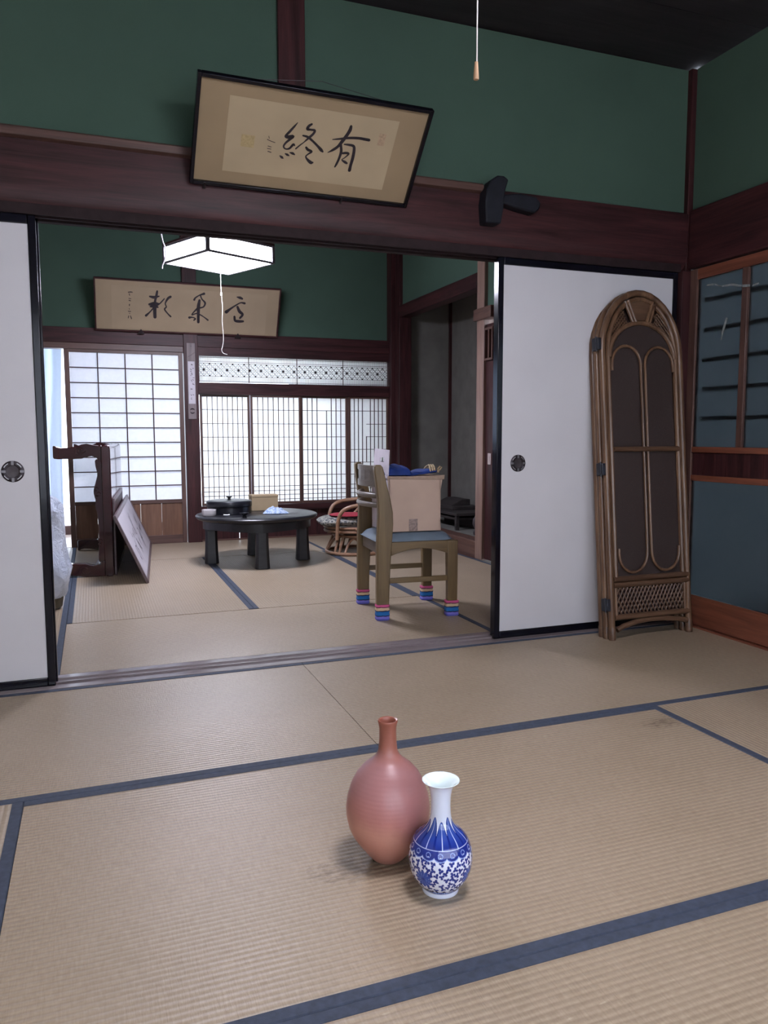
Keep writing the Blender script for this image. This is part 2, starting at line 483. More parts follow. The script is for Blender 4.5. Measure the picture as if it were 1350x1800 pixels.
# dim passage behind the glazed doors
struct(MB().box(2.88, 3.9, YB - .1, 3.3, -.12, -.03).build('floor', M['brown_y']), 'dim passage floor behind the glazed doors', 'floor')
M['passage'] = flat('passage_plaster', (.35, .39, .41), .9)
struct(MB().box(3.9, 3.98, YB - .1, 3.3, -.1, 2.4).build('wall_passage', M['passage']), 'dim passage wall behind the frosted glass', 'wall')
struct(MB().box(2.88, 3.98, 3.28, 3.36, -.1, 2.4).build('wall_passage_end', M['passage']), 'end wall of the dim passage', 'wall')
struct(MB().box(2.88, 3.98, YB - .18, YB - .1, -.1, .9).box(2.88, 3.98, YB - .18, YB - .1, 1.9, 2.46).build('wall_passage_front', M['passage']), 'passage wall with a window opening, added to dim the passage', 'wall')  # closes the open end so the passage gets darker
struct(MB().box(2.88, 3.98, YB - .1, 3.3, 2.4, 2.46).build('ceiling', M['ceil']), 'dark board ceiling over the passage', 'ceiling')

# ---- sliding paper doors (two on each side of the opening)
def hikite():
    """round recessed metal door pull"""
    parts = []
    ring = MB().lathe([(.022, .0), (.0225, .003), (.026, .0042), (.036, .0042), (.0395, .002), (.0395, 0)], 40)
    cup = MB().lathe([(0, .0006), (.018, .0006), (.022, .0010), (.0225, .003)], 40)
    return ring.mesh('pull_ring', True), cup.mesh('pull_cup', True)
_ring, _cup = hikite(); _ring.materials.append(M['iron'])
M['cup'] = flat('dark_bronze_cup', (.05, .04, .043), .42, .3, 30, metal=.4)
_cup.materials.append(M['cup'])
def arc_mesh():
    b = MB()
    pts = [(.0325 * math.cos(a), .0325 * math.sin(a), .0042) for a in np.linspace(math.radians(27), math.radians(63), 8)]
    return b.tube(pts, .0016, 6).mesh('inlay_arc', True)
_arc = arc_mesh(); _arc.materials.append(M['silver'])
_tab = MB().box(.024, .0385, -.0045, .0045, .002, .0052).mesh('inlay_tab'); _tab.materials.append(flat('grey_metal_tab', (.2, .19, .2), .4, metal=.6))
def fusuma(name, x0, x1, yf, label, pulls):
    """panel from x0 to x1, front face at yf"""
    d = thing(name, label, 'door', ((x0 + x1) / 2, yf, 0), kind='structure')
    W = (x1 - x0) / 2; T = .026; Z0, Z1 = -.002, 1.754; fw = .027
    MB().box(-W, -W + fw, 0, T, Z0, Z1).build('stile', M['black'], d, bevel=.003)
    MB().box(W - fw, W, 0, T, Z0, Z1).build('stile', M['black'], d, bevel=.003)
    MB().box(-W + fw, W - fw, 0, T, Z0, Z0 + .036).build('bottom_rail', M['black'], d, bevel=.003)
    MB().box(-W + fw, W - fw, 0, T, Z1 - .034, Z1).build('top_rail', M['black'], d, bevel=.003)
    MB().box(-W + fw, W - fw, .006, T - .006, Z0 + .036, Z1 - .034).build('paper_panel', M['fusuma'], d)
    for px in pulls:
        e = share(_ring, 'door_pull', d, (px - (x0 + x1) / 2, .006, .825), (PI / 2, 0, 0))
        share(_cup, 'pull_cup', e)
        for k in range(4):
            share(_arc, 'inlay_arc', e, (0, 0, 0), (0, 0, k * PI / 2))
            share(_tab, 'inlay_tab', e, (0, 0, 0), (0, 0, k * PI / 2))
    return d
fusuma('door_5', -1.15, -.163, 3.158, 'white paper sliding door with black frame on the left, dark round pull near its edge', [-.277])
fusuma('door_6', 1.740, 2.742, 3.158, 'white paper sliding door with black frame behind the rattan screen', [1.855])
fusuma('door_7', -1.15, -.157, 3.208, 'rear paper sliding door stacked behind the left white one', [])
fusuma('door_8', 1.757, 2.742, 3.208, 'rear paper sliding door stacked behind the right white one', [])

# ================================================================== FAR ROOM
struct(MB().box(XL, 2.80, 7.17, 7.22, 1.86, ZC).build('wall_far', M['green']), 'dark green wall above the far shoji and lattice window', 'wall')
tr = MB().box(XL, 2.74, 7.112, 7.23, 1.742, 1.868).build('trim_7', M['dw_x'], bevel=.003)
struct(tr, 'dark beam above the far shoji and transom', 'beam')
struct(MB().box(XL, .785, 7.125, 7.23, 1.692, 1.742).build('trim_8', M['brown_x'], bevel=.002), 'brown head rail above the far shoji', 'rail')
struct(MB().box(.785, .908, 7.09, 7.235, 0, ZC).build('trim_9', M['dw_z'], bevel=.003), 'dark post with the poem plaque, between shoji and lattice window', 'post')
struct(MB().box(2.728, 2.80, 7.06, 7.235, 0, ZC).build('trim_10', M['dw_z'], bevel=.003), 'dark corner post at the right end of the lattice window', 'post')

# shoji
M['board'] = wood('shoji_board', (.11, .05, .028), (.22, .11, .065), 'z', .5)
sh = thing('door_9', 'white shoji with four columns of paper panes and a brown board below', 'door', (0, 7.135, 0), kind='structure')
A, B = -.195, .779
MB().box(A, A + .042, 0, .03, -.002, 1.692).build('stile', M['brown_z'], sh, bevel=.002)
MB().box(B - .036, B, 0, .03, -.002, 1.692).build('stile', M['brown_z'], sh, bevel=.002)
for z0, z1 in ((1.665, 1.691), (.360, .392), (-.002, .072)):
    MB().box(A + .042, B - .036, .001, .029, z0, z1).build('rail', M['brown_x'], sh, bevel=.002)
n = 5
for k in range(n):
    a = A + .042 + (B - A - .078) * k / n; b = A + .042 + (B - A - .078) * (k + 1) / n
    MB().box(a + .0006, b - .0006, .012, .02, .072, .36).build('plank', M['board'], sh)
xs = [A + .042 + (B - A - .078) * k / 4 for k in range(5)]
zs = [.392 + (1.665 - .392) * k / 10 for k in range(11)]
for k in range(1, 4): MB().box(xs[k] - .0045, xs[k] + .0045, .004, .022, zs[0], zs[-1]).build('muntin', M['dw_z'], sh)
for k in range(1, 10): MB().box(xs[0], xs[-1], .005, .021, zs[k] - .0042, zs[k] + .0042).build('muntin', M['dw_x'], sh)
for i in range(4):
    for j in range(10):
        MB().box(xs[i] + .0005, xs[i + 1] - .0005, .0222, .0228, zs[j] + .0005, zs[j + 1] - .0005).build('pane', M['washi'], sh)

# lattice window: four narrow doors
lx = [.920, 1.372, 1.850, 2.316, 2.728]
struct(MB().box(.908, 2.728, 7.10, 7.235, .262, .318).build('trim_11', M['dw_x'], bevel=.003), 'dark sill rail under the lattice window', 'sill')
struct(MB().box(.908, 2.728, 7.11, 7.235, 1.328, 1.432).build('trim_12', M['dw_x'], bevel=.003), 'dark lintel between lattice window and transom', 'lintel')
hz = [1.193, 1.067, .945, .823, .701, .586, .488, .447, .406, .364]
rr = random.Random(3)
order = ['leftmost', 'second from the left', 'third from the left', 'rightmost']
for i in range(4):
    a, b = lx[i], lx[i + 1]
    off = .0 if i % 2 else .022
    d = thing('window_%d' % (i + 2), 'papered lattice sliding window, %s of the four' % order[i], 'window', (0, 7.13 + off, 0), kind='structure')
    MB().box(a + .001, a + .021, 0, .024, .32, 1.327).build('stile', M['brown_z'], d, bevel=.0015)
    MB().box(b - .021, b - .001, 0, .024, .32, 1.327).build('stile', M['brown_z'], d, bevel=.0015)
    MB().box(a + .021, b - .021, .001, .023, 1.310, 1.327).build('rail', M['brown_x'], d)
    MB().box(a + .021, b - .021, .001, .023, .32, .342).build('rail', M['brown_x'], d)
    nv = 9
    X = [a + .021 + (b - a - .042) * k / nv for k in range(nv + 1)]
    skip = {0: {}, 1: {}, 2: {2: (.342, .447), 4: (.342, .70), 3: (.342, 1.31)}, 3: {3: (.70, .945), 5: (.342, .447)}}[i]
    for k in range(1, nv):
        lo, hi = .342, 1.31
        if i == 2 and k == 5: hi = 1.193
        if i == 2 and k == 4: hi = .447
        if i == 3 and k == 4: lo, hi = .70, .95
        MB().box(X[k] - .0026, X[k] + .0026, .004, .016, lo, hi).build('lattice_bar', M['dw_z'], d)
    for j, zz in enumerate(hz):
        xa, xb = a + .021, b - .021
        if i == 3 and j in (1, 2): xa = X[4]
        MB().box(xa, xb, .005, .015, zz - .0024, zz + .0024).build('lattice_bar', M['dw_x'], d)
    MB().box(a + .021, b - .021, .0162, .0168, .342, 1.31).build('paper', M['washi_bright'], d)
MB_strip = MB().box(1.364, 1.374, 7.128, 7.1305, .32, 1.34).build('metal_strip', M['silver'], bpy.data.objects['window_2'])
MB_strip.location = (0, -7.152, 0)

# transom with a fine pattern
tm = thing('window_6', 'papered transom with fine bars and rows of leaf motifs', 'window', (0, 7.14, 0), kind='structure')
T0, T1, U0, U1 = .918, 2.722, 1.437, 1.668
MB().box(T0, T1, .020, .0206, U0, U1).build('paper', M['washi_bright'], tm)
MB().box(.908, T0, -.02, .06, 1.432, 1.742).build('frame_stile', M['dw_z'], tm)
MB().box(T0, 2.728, -.02, .06, 1.669, 1.742).build('frame_head', M['dw_x'], tm)
fine = MB()
x = T0 + .006
while x < T1:
    fine.box(x - .0009, x + .0009, .012, .018, U0, 1.492); fine.box(x - .0009, x + .0009, .012, .018, 1.606, U1); x += .0105
o = fine.build('fine_bars', M['dw_z'], tm); o['kind'] = 'stuff'
for zz in (1.447, 1.492, 1.606, 1.622, 1.658): MB().box(T0, T1, .012, .019, zz - .0014, zz + .0014).build('lattice_bar', M['dw_x'], tm)
for k in range(1, 4):
    xx = T0 + (T1 - T0) * k / 4; MB().box(xx - .002, xx + .002, .010, .019, U0, U1).build('lattice_bar', M['dw_z'], tm)
# one motif: a disc-like rosette of eight leaves with dark diamonds between neighbours
P_ = .0518
mot = MB()
for k in range(4):
    a = PI / 4 + k * PI / 2
    for da in (-.30, 0, .30):
        c_, s_ = math.cos(a + da), math.sin(a + da); R1 = P_ * (.62 if da == 0 else .54)
        mot.bar((c_ * P_ * .06, .014, s_ * P_ * .06), (c_ * R1, .014, s_ * R1), .0016, .005, (0, 1, 0))
for k in range(4):
    a = k * PI / 2
    arc = [(math.cos(a) * P_ * .5 + math.cos(t) * 0, .014, 0) for t in (0,)]
ring = [(P_ * .47 * math.cos(t), .014, P_ * .47 * math.sin(t)) for t in np.linspace(0, 2 * PI, 17)[:-1]]
mot.tube(ring, .0011, 4, True)
mm = mot.mesh('leaf_motif'); mm.materials.append(M['dw_z'])
dia = MB().prism([(-.0125, 0), (0, -.014), (.0125, 0), (0, .014)], 'y', .011, .018).mesh('diamond'); dia.materials.append(M['track'])
nx = int((T1 - T0) / P_)
for i in range(nx + 1):
    cx = T0 + .02 + i * P_
    for j in range(2):
        if cx + P_ * .3 < T1: share(mm, 'leaf_motif', tm, (cx, 0, 1.549 + (j - .5) * P_))
    for j in (-1, 0, 1):
        if (i + j) % 2 == 0 and cx + P_ / 2 < T1:
            share(dia, 'diamond', tm, (cx + P_ / 2, 0, 1.549 + j * P_), scale=(1, 1, 1) if j == 0 else (.8, 1, .6))
        elif cx + P_ / 2 < T1:
            share(dia, 'diamond', tm, (cx + P_ / 2, 0, 1.549 + j * P_), scale=(.45, 1, .35))

# boards under the window, with the thin gap that lets daylight in
lb = thing('wall_under_window', 'dark boarding under the lattice window', 'wall', (0, 7.15, 0), kind='structure')
for a, b in ((.908, 1.2515), (1.2605, 1.62), (1.622, 2.0), (2.002, 2.36), (2.362, 2.728)):
    MB().box(a, b, 0, .03, .0, .262).build('plank', M['dw_z'], lb, bevel=.002)
MB().box(1.2515, 1.2605, 0, .03, .088, .262).build('plank', M['dw_z'], lb)
# thin rail on the boards
MB().box(.908, 2.728, -.012, 0, .0, .012).build('foot_rail', M['brown_x'], lb)

# ---- right side of the far room: wall, alcove, posts
struct(MB().box(2.80, 2.86, 5.25, 7.06, 2.175, ZC).build('wall_alcove_head', M['green']), 'dark green wall above the alcove opening', 'wall')
struct(MB().box(2.80, 2.86, 3.27, 5.25, 1.9, ZC).build('wall_side', M['green']), 'dark green wall above the closet doors of the far room', 'wall')
struct(MB().box(2.765, 2.88, 5.36, 6.95, 2.068, 2.178).build('trim_13', M['dw_y'], bevel=.003), 'dark lintel over the alcove', 'lintel')
struct(MB().box(2.768, 2.89, 5.245, 5.36, 0, ZC).build('trim_14', M['post'], bevel=.006), 'light brown alcove post beside the wall switch', 'post')
struct(MB().box(2.768, 2.89, 6.94, 7.06, 0, ZC).build('trim_15', M['dw_z'], bevel=.003), 'dark jamb at the far end of the alcove', 'post')
struct(MB().box(2.772, 2.90, 5.36, 6.94, -.02, .135).build('trim_16', M['brown_y'], bevel=.004), 'dark wooden step at the front of the alcove', 'step')
struct(MB().box(2.90, 3.42, 5.2, 7.1, .05, .131).build('floor', M['grey_plaster']), 'dusty raised floor of the alcove', 'floor')
struct(MB().box(3.36, 3.42, 5.2, 7.12, .1, 2.6).build('wall_alcove_back', M['grey_plaster']), 'grey-green plaster wall at the back of the alcove', 'wall')
struct(MB().box(2.88, 3.40, 7.055, 7.13, .1, 2.6).build('wall_alcove_end', M['grey_plaster']), 'dim grey plaster wall at the far end of the alcove', 'wall')
struct(MB().box(2.88, 3.40, 5.2, 5.255, .1, 2.6).build('wall_alcove_near', M['grey_plaster']), 'grey plaster wall at the near end of the alcove', 'wall')
struct(MB().box(2.86, 3.42, 5.2, 7.12, 2.4, 2.45).build('ceiling', M['ceil']), 'dark board ceiling over the alcove', 'ceiling')
struct(MB().box(3.335, 3.36, 7.03, 7.055, .131, 2.4).build('trim_17', M['dw_z']), 'thin dark post in the corner of the alcove', 'post')
cl = thing('door_10', 'dark wooden closet front beside the alcove post', 'door', (2.79, 0, 0), kind='structure')
for a, b in ((3.29, 3.93), (3.94, 4.58), (4.59, 5.243)):
    MB().box(.0, .03, a, b, .01, 1.78).build('plank', M['dw_z'], cl, bevel=.003)
struct(MB().box(2.745, 2.83, 5.10, 5.372, 1.816, 1.90).build('trim_18', M['brown_y'], bevel=.003), 'short brown rail wrapping the alcove post', 'rail')
struct(MB().box(2.77, 2.83, 3.27, 5.10, 1.79, 1.90).build('trim_19', M['dw_y'], bevel=.003), 'dark head rail over the closet front', 'rail')
sw = thing('light_switch', 'pale light switch plate on the dark wall beside the alcove post', 'switch', (2.789, 5.168, .78))
M['plate'] = flat('pale_plastic', (.42, .34, .32), .4)
MB().box(-.006, 0, -.024, .024, -.042, .042).build('plate', M['plate'], sw, bevel=.002)
MB().box(-.010, -.006, -.009, .009, -.02, .02).build('rocker', M['plate'], sw, bevel=.001)
rk = thing('wall_rack', 'small brown slatted wooden rack on the wall beside the alcove post', 'rack', (2.789, 5.175, 1.63))
for s_ in (-1, 1):
    MB().box(-.022, 0, s_ * .058 - .007, s_ * .058 + .007, -.12, .12).build('side', M['brown_z'], rk, bevel=.001)
    MB().box(-.022, 0, -.05, .05, s_ * .112 - .008, s_ * .112 + .008).build('rail', M['brown_y'], rk)
MB().box(-.018, -.004, -.008, .008, -.104, .104).build('slat', M['brown_z'], rk)

# ---- outside: veranda, curtain window, ground, added walls that block sky light
vf = thing('floor_veranda', 'bright wooden veranda floor beyond the shoji', 'floor', (0, 0, 0), kind='structure')
M['veranda'] = wood('veranda_plank', (.34, .25, .2), (.5, .4, .33), 'x', .35)
for k in range(8):
    MB().box(-1.6, 2.9, 7.25 + k * .12, 7.25 + k * .12 + .118, -.06, -.012).build('plank', M['veranda'], vf)
struct(MB().box(-1.6, .88, 7.23, 8.35, 2.2, 2.26).build('ceiling', M['ceil']), 'board ceiling over the veranda', 'ceiling')
struct(MB().box(-4, 8, 8.25, 16, -.5, -.4).build('ground', flat('pale_earth', (.42, .40, .36), .9)), 'pale earth of the garden outside', 'ground')
struct(MB().box(3.0, 3.2, 7.3, 12, -.5, 4).build('wall_blocker_side', flat('dark_blocker_side', (.10, .10, .11), .8)), 'added dark wall outside, blocking sky light on the right', 'wall')  # unseen wall added to block the sky right of the lattice window
struct(MB().box(2.02, 3.0, 8.05, 8.3, -.5, 2.6).build('wall_blocker_front', flat('dark_blocker_front', (.10, .11, .13), .85)), 'added dark wall outside, dimming the right end of the lattice window', 'wall')  # unseen wall added to darken the rightmost lattice paper
struct(MB().box(-1.6, 3.4, 7.2, 8.3, 2.75, 2.85).build('roof_eave', M['dw_x']), 'dark eave over the veranda', 'eave')
vw = thing('window_7', 'veranda window frame behind the curtain', 'window', (0, 8.22, 0), kind='structure')
for xx in (-1.55, -.62, .30, .86):
    MB().box(xx - .02, xx + .02, 0, .04, -.02, 2.2).build('mullion', M['dw_z'], vw)
MB().box(-1.6, .88, 0, .04, 2.12, 2.2).build('head', M['dw_x'], vw)
MB().box(-1.6, .88, 0, .04, -.06, .075).build('foot', M['brown_x'], vw)
cu = MB(); rows = []
for i in range(24):
    z = .02 + 1.93 * i / 23
    row = []
    for j in range(70):
        u = j / 69
        xx = -1.5 + (1.222 + .05 * (i / 23) ** 2) * u
        yy = 8.06 + .035 * math.sin(u * 46 + .5 * math.sin(i * .25)) + .012 * math.sin(u * 19 + i * .2)
        row.append((xx, yy, z))
    rows.append(row)
cu.grid(rows)
ct = cu.build('curtain', paper('pale_blue_curtain', (.62, .72, .88), .15), smooth=True)
tag(ct, 'pale blue-white curtain hanging in the bright gap left of the shoji', 'curtain')

# brush strokes: (x, height, width) in metres on the sheet
NEAR={'shu':[[(0.3767,0.2763,0.0028),(0.3664,0.2605,0.0077),(0.3515,0.2385,0.0098),(0.3396,0.2205,0.0091),(0.3529,0.2194,0.0141),(0.3683,0.2238,0.012),(0.3563,0.21,0.0099),(0.3437,0.1954,0.0078),(0.3384,0.1817,0.0071),(0.3473,0.1736,0.0057),(0.3618,0.1774,0.0078),(0.3742,0.194,0.0093),(0.3806,0.19,0.0036)],[(0.3304,0.1443,0.005),(0.3384,0.1396,0.01),(0.3439,0.1362,0.0036)],[(0.3496,0.1551,0.005),(0.3577,0.1524,0.0093),(0.3646,0.1496,0.0043)],[(0.3664,0.1619,0.0043),(0.377,0.1603,0.01),(0.3852,0.1568,0.005)],[(0.4308,0.2786,0.0078),(0.4211,0.2701,0.0106),(0.4175,0.2587,0.0106),(0.4309,0.2581,0.0078),(0.4463,0.2573,0.0093),(0.4431,0.2441,0.0093),(0.4291,0.2274,0.0093),(0.4135,0.2086,0.0043),(0.4006,0.1957,0.005),(0.3862,0.1796,0.0057)],[(0.4053,0.2326,0.0064),(0.4249,0.2294,0.0093),(0.4465,0.2169,0.0086),(0.4688,0.2013,0.0094),(0.485,0.1884,0.0124),(0.4929,0.1826,0.0073)],[(0.4254,0.1897,0.0086),(0.4338,0.1822,0.0108),(0.4495,0.1768,0.0087),(0.437,0.1649,0.0058),(0.4304,0.1545,0.0058),(0.4413,0.1425,0.0102),(0.4545,0.1346,0.0132),(0.4614,0.1355,0.0073)]],'yu':[[(0.5839,0.2915,0.0109),(0.583,0.2785,0.0139),(0.5757,0.259,0.0132),(0.5634,0.2349,0.0139),(0.5492,0.2103,0.011),(0.5328,0.1948,0.0103),(0.5139,0.1816,0.0029)],[(0.5225,0.2337,0.0036),(0.5468,0.2389,0.0073),(0.5842,0.2478,0.0096),(0.6228,0.2524,0.0104),(0.6509,0.2518,0.0112),(0.6672,0.2511,0.0112)],[(0.5595,0.2174,0.0096),(0.566,0.1916,0.0111),(0.5633,0.1643,0.0097),(0.5581,0.1422,0.009),(0.5539,0.1299,0.006)],[(0.5723,0.2218,0.0052),(0.5901,0.2223,0.0089),(0.6106,0.2198,0.0104),(0.6168,0.2023,0.012),(0.618,0.1715,0.0128),(0.6163,0.1438,0.0121),(0.6161,0.124,0.0137)],[(0.5742,0.187,0.0089),(0.5875,0.1899,0.0097),(0.5981,0.1875,0.0075),(0.5858,0.1711,0.0045),(0.576,0.1613,0.0045),(0.5897,0.1541,0.0105),(0.5986,0.1502,0.0083)]],'sig':[[(0.2769,0.2125,0.0021),(0.2795,0.2048,0.0028)],[(0.2729,0.1996,0.0028),(0.2876,0.195,0.0028),(0.3038,0.1917,0.0025)],[(0.2787,0.1754,0.0028),(0.2916,0.1735,0.0028)],[(0.2778,0.166,0.0028),(0.2921,0.1654,0.0028)],[(0.2816,0.1554,0.0035),(0.2939,0.1533,0.0035)]]}
FAR={'a':[[(0.5029,0.3573,0.0157),(0.4974,0.3227,0.0204),(0.4868,0.2747,0.0189),(0.4854,0.2357,0.0268),(0.4839,0.1833,0.0285),(0.4858,0.135,0.027)],[(0.4439,0.3091,0.0156),(0.4768,0.3043,0.0251),(0.5181,0.3154,0.011)],[(0.4406,0.2417,0.0204),(0.4811,0.2502,0.0315),(0.5168,0.2505,0.0158)],[(0.4481,0.2231,0.0142),(0.4812,0.2302,0.0347),(0.5087,0.2213,0.0143)],[(0.4771,0.2178,0.0126),(0.444,0.1767,0.0111),(0.4125,0.1443,0.0205)],[(0.5614,0.2965,0.0095),(0.5268,0.2554,0.0111),(0.502,0.2349,0.0111)],[(0.612,0.3169,0.0207),(0.5914,0.3009,0.0191),(0.5701,0.258,0.0111),(0.5788,0.2279,0.0112),(0.5648,0.207,0.0128),(0.5904,0.1715,0.0112),(0.6161,0.1464,0.0145)]],'b':[[(0.8922,0.3603,0.0212),(0.8542,0.3448,0.0114),(0.8207,0.3209,0.013),(0.811,0.3028,0.0179)],[(0.8629,0.341,0.0114),(0.8767,0.3112,0.0114),(0.9036,0.2819,0.0164),(0.8935,0.2486,0.0132),(0.8663,0.2355,0.0131)],[(0.8556,0.3011,0.0196),(0.8486,0.2478,0.0295),(0.8491,0.1766,0.0247),(0.8512,0.1093,0.0231)],[(0.8406,0.2296,0.018),(0.8072,0.1922,0.0115),(0.7949,0.1692,0.0098),(0.8333,0.1847,0.0115),(0.8683,0.1732,0.0115),(0.9037,0.1526,0.0099),(0.9324,0.1316,0.015)],[(0.774,0.1458,0.0213),(0.7998,0.1489,0.0115),(0.826,0.1378,0.0115),(0.8134,0.1254,0.0132)]],'c':[[(1.176,0.3488,0.0084),(1.2029,0.3442,0.0236),(1.2229,0.3365,0.0169)],[(1.2457,0.2976,0.0204),(1.2098,0.2999,0.0118),(1.1626,0.2703,0.0135),(1.1242,0.2411,0.0185),(1.0902,0.2122,0.0302)],[(1.1852,0.2626,0.0203),(1.2053,0.2231,0.0272),(1.2337,0.1974,0.0222),(1.2131,0.1643,0.0188)],[(1.1633,0.1736,0.0187),(1.1714,0.1393,0.0221),(1.2059,0.1337,0.0256),(1.2418,0.1356,0.0189)]],'sig':[[(0.2716,0.3341,0.0092),(0.2893,0.337,0.0108),(0.3039,0.3362,0.0062)],[(0.2771,0.3218,0.0061),(0.281,0.3093,0.0077)],[(0.2742,0.2834,0.0062),(0.2904,0.2801,0.0062)],[(0.2765,0.2664,0.0093),(0.2886,0.2629,0.0062)],[(0.2785,0.2323,0.0093),(0.2784,0.222,0.0077)],[(0.2757,0.1977,0.0046),(0.2781,0.1892,0.0047)],[(0.2697,0.1732,0.0078),(0.2877,0.1724,0.0062)],[(0.2753,0.1587,0.0047),(0.2826,0.1531,0.0047)],[(0.2709,0.1324,0.0078),(0.2674,0.1148,0.0062)],[(0.2857,0.1358,0.0062),(0.2936,0.1118,0.0094)]]}

# ================================================================== THINGS
# ---- pendant lamps
M['lampglow_far'] = emis('lit_lamp_shade', (.83, .835, 1.0), FAR_LAMP)
M['lampglow_near'] = emis('lit_lamp_shade_near', (.95, .905, 1.0), NEAR_LAMP)
M['lampwood'] = flat('lamp_frame', (.12, .11, .13), .5)
M['cordwhite'] = flat('off_white_cord', (.62, .58, .55), .6)
def lamp(name, label, loc, rot, s, hh, glow, ceiling_z):
    L = thing(name, label, 'lamp', loc, (0, 0, rot))
    h = s / 2
    for i, (a, b) in enumerate(((-1, -1), (1, -1), (1, 1), (-1, 1))):
        MB().box(a * h - .011, a * h + .011, b * h - .011, b * h + .011, -.002, hh).build('corner_post', M['lampwood'], L, bevel=.0015)
    for k in range(4):
        c, sn = math.cos(k * PI / 2), math.sin(k * PI / 2)
        def Q(x, y): return (x * c - y * sn, x * sn + y * c)
        for z0, z1 in ((-.004, .009), (hh - .012, hh + .001)):
            p, q = Q(-h, -h), Q(h, -h)
            MB().bar((p[0], p[1], (z0 + z1) / 2), (q[0], q[1], (z0 + z1) / 2), .015, z1 - z0).build('frame_bar', M['lampwood'], L)
        p, q = Q(-h + .006, -h + .001), Q(h - .006, -h + .001)
        MB().bar((p[0], p[1], hh / 2), (q[0], q[1], hh / 2), .002, hh - .014).build('shade_panel', glow, L)
    MB().box(-h + .005, h - .005, -h + .005, h - .005, .001, .003).build('diffuser', glow, L)
    MB().box(-h - .01, h + .01, -h - .01, h + .01, hh + .001, hh + .016).build('top_board', M['dw_x'], L, bevel=.002)
    MB().lathe([(0, hh + .016), (.05, hh + .016), (.045, hh + .04), (.01, hh + .05), (0, hh + .05)], 20).build('top_cap', M['dw_z'], L, True)
    MB().tube([(0, 0, hh + .04), (0, 0, ceiling_z - loc[2])], .004, 6).build('flex', M['cordwhite'], L, True)
    return L
far_lamp = lamp('pendant_lamp', 'lit square pendant lamp with a white shade hanging in the far room', (.82, 5.24, 2.077), -1.911 + PI * 3 / 4, .497, .109, M['lampglow_far'], ZC - .02)
# its pull cord and the loose cable beside it (local coordinates of the lamp)
def to_local(o, p):
    c, s = math.cos(-o.rotation_euler.z), math.sin(-o.rotation_euler.z); d = Vector(p) - o.location
    return (d.x * c - d.y * s, d.x * s + d.y * c, d.z)
pc = [(.826, 5.22, 2.08), (.826, 5.22, 1.99), (.828, 5.22, 1.88), (.834, 5.22, 1.80), (.83, 5.22, 1.70), (.836, 5.22, 1.60), (.83, 5.22, 1.545), (.822, 5.22, 1.52), (.832, 5.22, 1.498), (.858, 5.22, 1.49)]
far_cord = MB().tube([to_local(far_lamp, p) for p in spline(pc, 5)], .0019, 6).build('pull_cord', M['cordwhite'], far_lamp, True)
MB().lathe([(0, -.012), (.006, -.008), (.006, .008), (0, .012)], 10, to_local(far_lamp, (.8275, 5.22, 1.877))).build('cord_knot', M['cordwhite'], far_cord, True)
lc = [(.452, 5.1, 2.70), (.450, 5.1, 2.40), (.448, 5.1, 2.22), (.455, 5.1, 2.16), (.468, 5.1, 2.12), (.470, 5.1, 2.08), (.463, 5.1, 2.04), (.452, 5.1, 2.015), (.447, 5.1, 1.99)]
MB().tube([to_local(far_lamp, p) for p in spline(lc, 5)], .0045, 6).build('loose_cable', flat('grey_cable', (.32, .30, .33), .5), far_lamp, True)

near_lamp = lamp('pendant_lamp', 'lit square pendant lamp overhead in the near room, its pull cord hanging into view', (.85, 1.17, 2.14), 0, .52, .11, M['lampglow_near'], ZC - .02)
near_cord = MB().tube([to_local(near_lamp, p) for p in ((.601, 1.17, 2.15), (.600, 1.17, 1.8), (.6, 1.17, 1.54))], .0011, 6).build('pull_cord', M['cordwhite'], near_lamp, True)
MB().lathe([(0, .0205), (.0028, .0205), (.0034, .012), (.0044, -.004), (.0040, -.0065), (0, -.0065)], 14, to_local(near_lamp, (.599, 1.17, 1.5285))).build('pull_knob', flat('tan_wood_knob', (.50, .30, .17), .5), near_cord, True)

# ---- brush strokes
def stroke_mesh(strokes, y=-.0012):
    """ink strokes lying on a sheet: local x right, z up, y out of the sheet"""
    b = MB()
    for k, st in enumerate(strokes):
        S = spline(st, 5)
        n = len(S); L = []; R = []
        for i, p in enumerate(S):
            a = np.array(S[max(i - 1, 0)][:2]); c = np.array(S[min(i + 1, n - 1)][:2]); d = c - a
            d = d / (np.linalg.norm(d) + 1e-9); nn = np.array([-d[1], d[0]]); w = max(p[2], .0006) / 2
            L.append((p[0] + nn[0] * w, p[1] + nn[1] * w)); R.append((p[0] - nn[0] * w, p[1] - nn[1] * w))
        yy = y - k * .00012
        pts = [[(l[0], yy, l[1]), (r[0], yy, r[1])] for l, r in zip(L, R)]
        b.grid(pts)
        for p in (S[0], S[-1]):   # rounded ends
            w = max(p[2], .0006) / 2
            vs = [(p[0], yy, p[1])] + [(p[0] + w * math.cos(a), yy, p[1] + w * math.sin(a)) for a in np.linspace(0, 2 * PI, 11)[:-1]]
            b.add(vs, [(0, 1 + i, 1 + (i + 1) % 10) for i in range(10)])
    return b
M['ink'] = flat('black_ink', (.016, .010, .016), .55, .5, 60)
M['ink_thin'] = flat('dry_ink', (.06, .04, .035), .7, .4, 60)
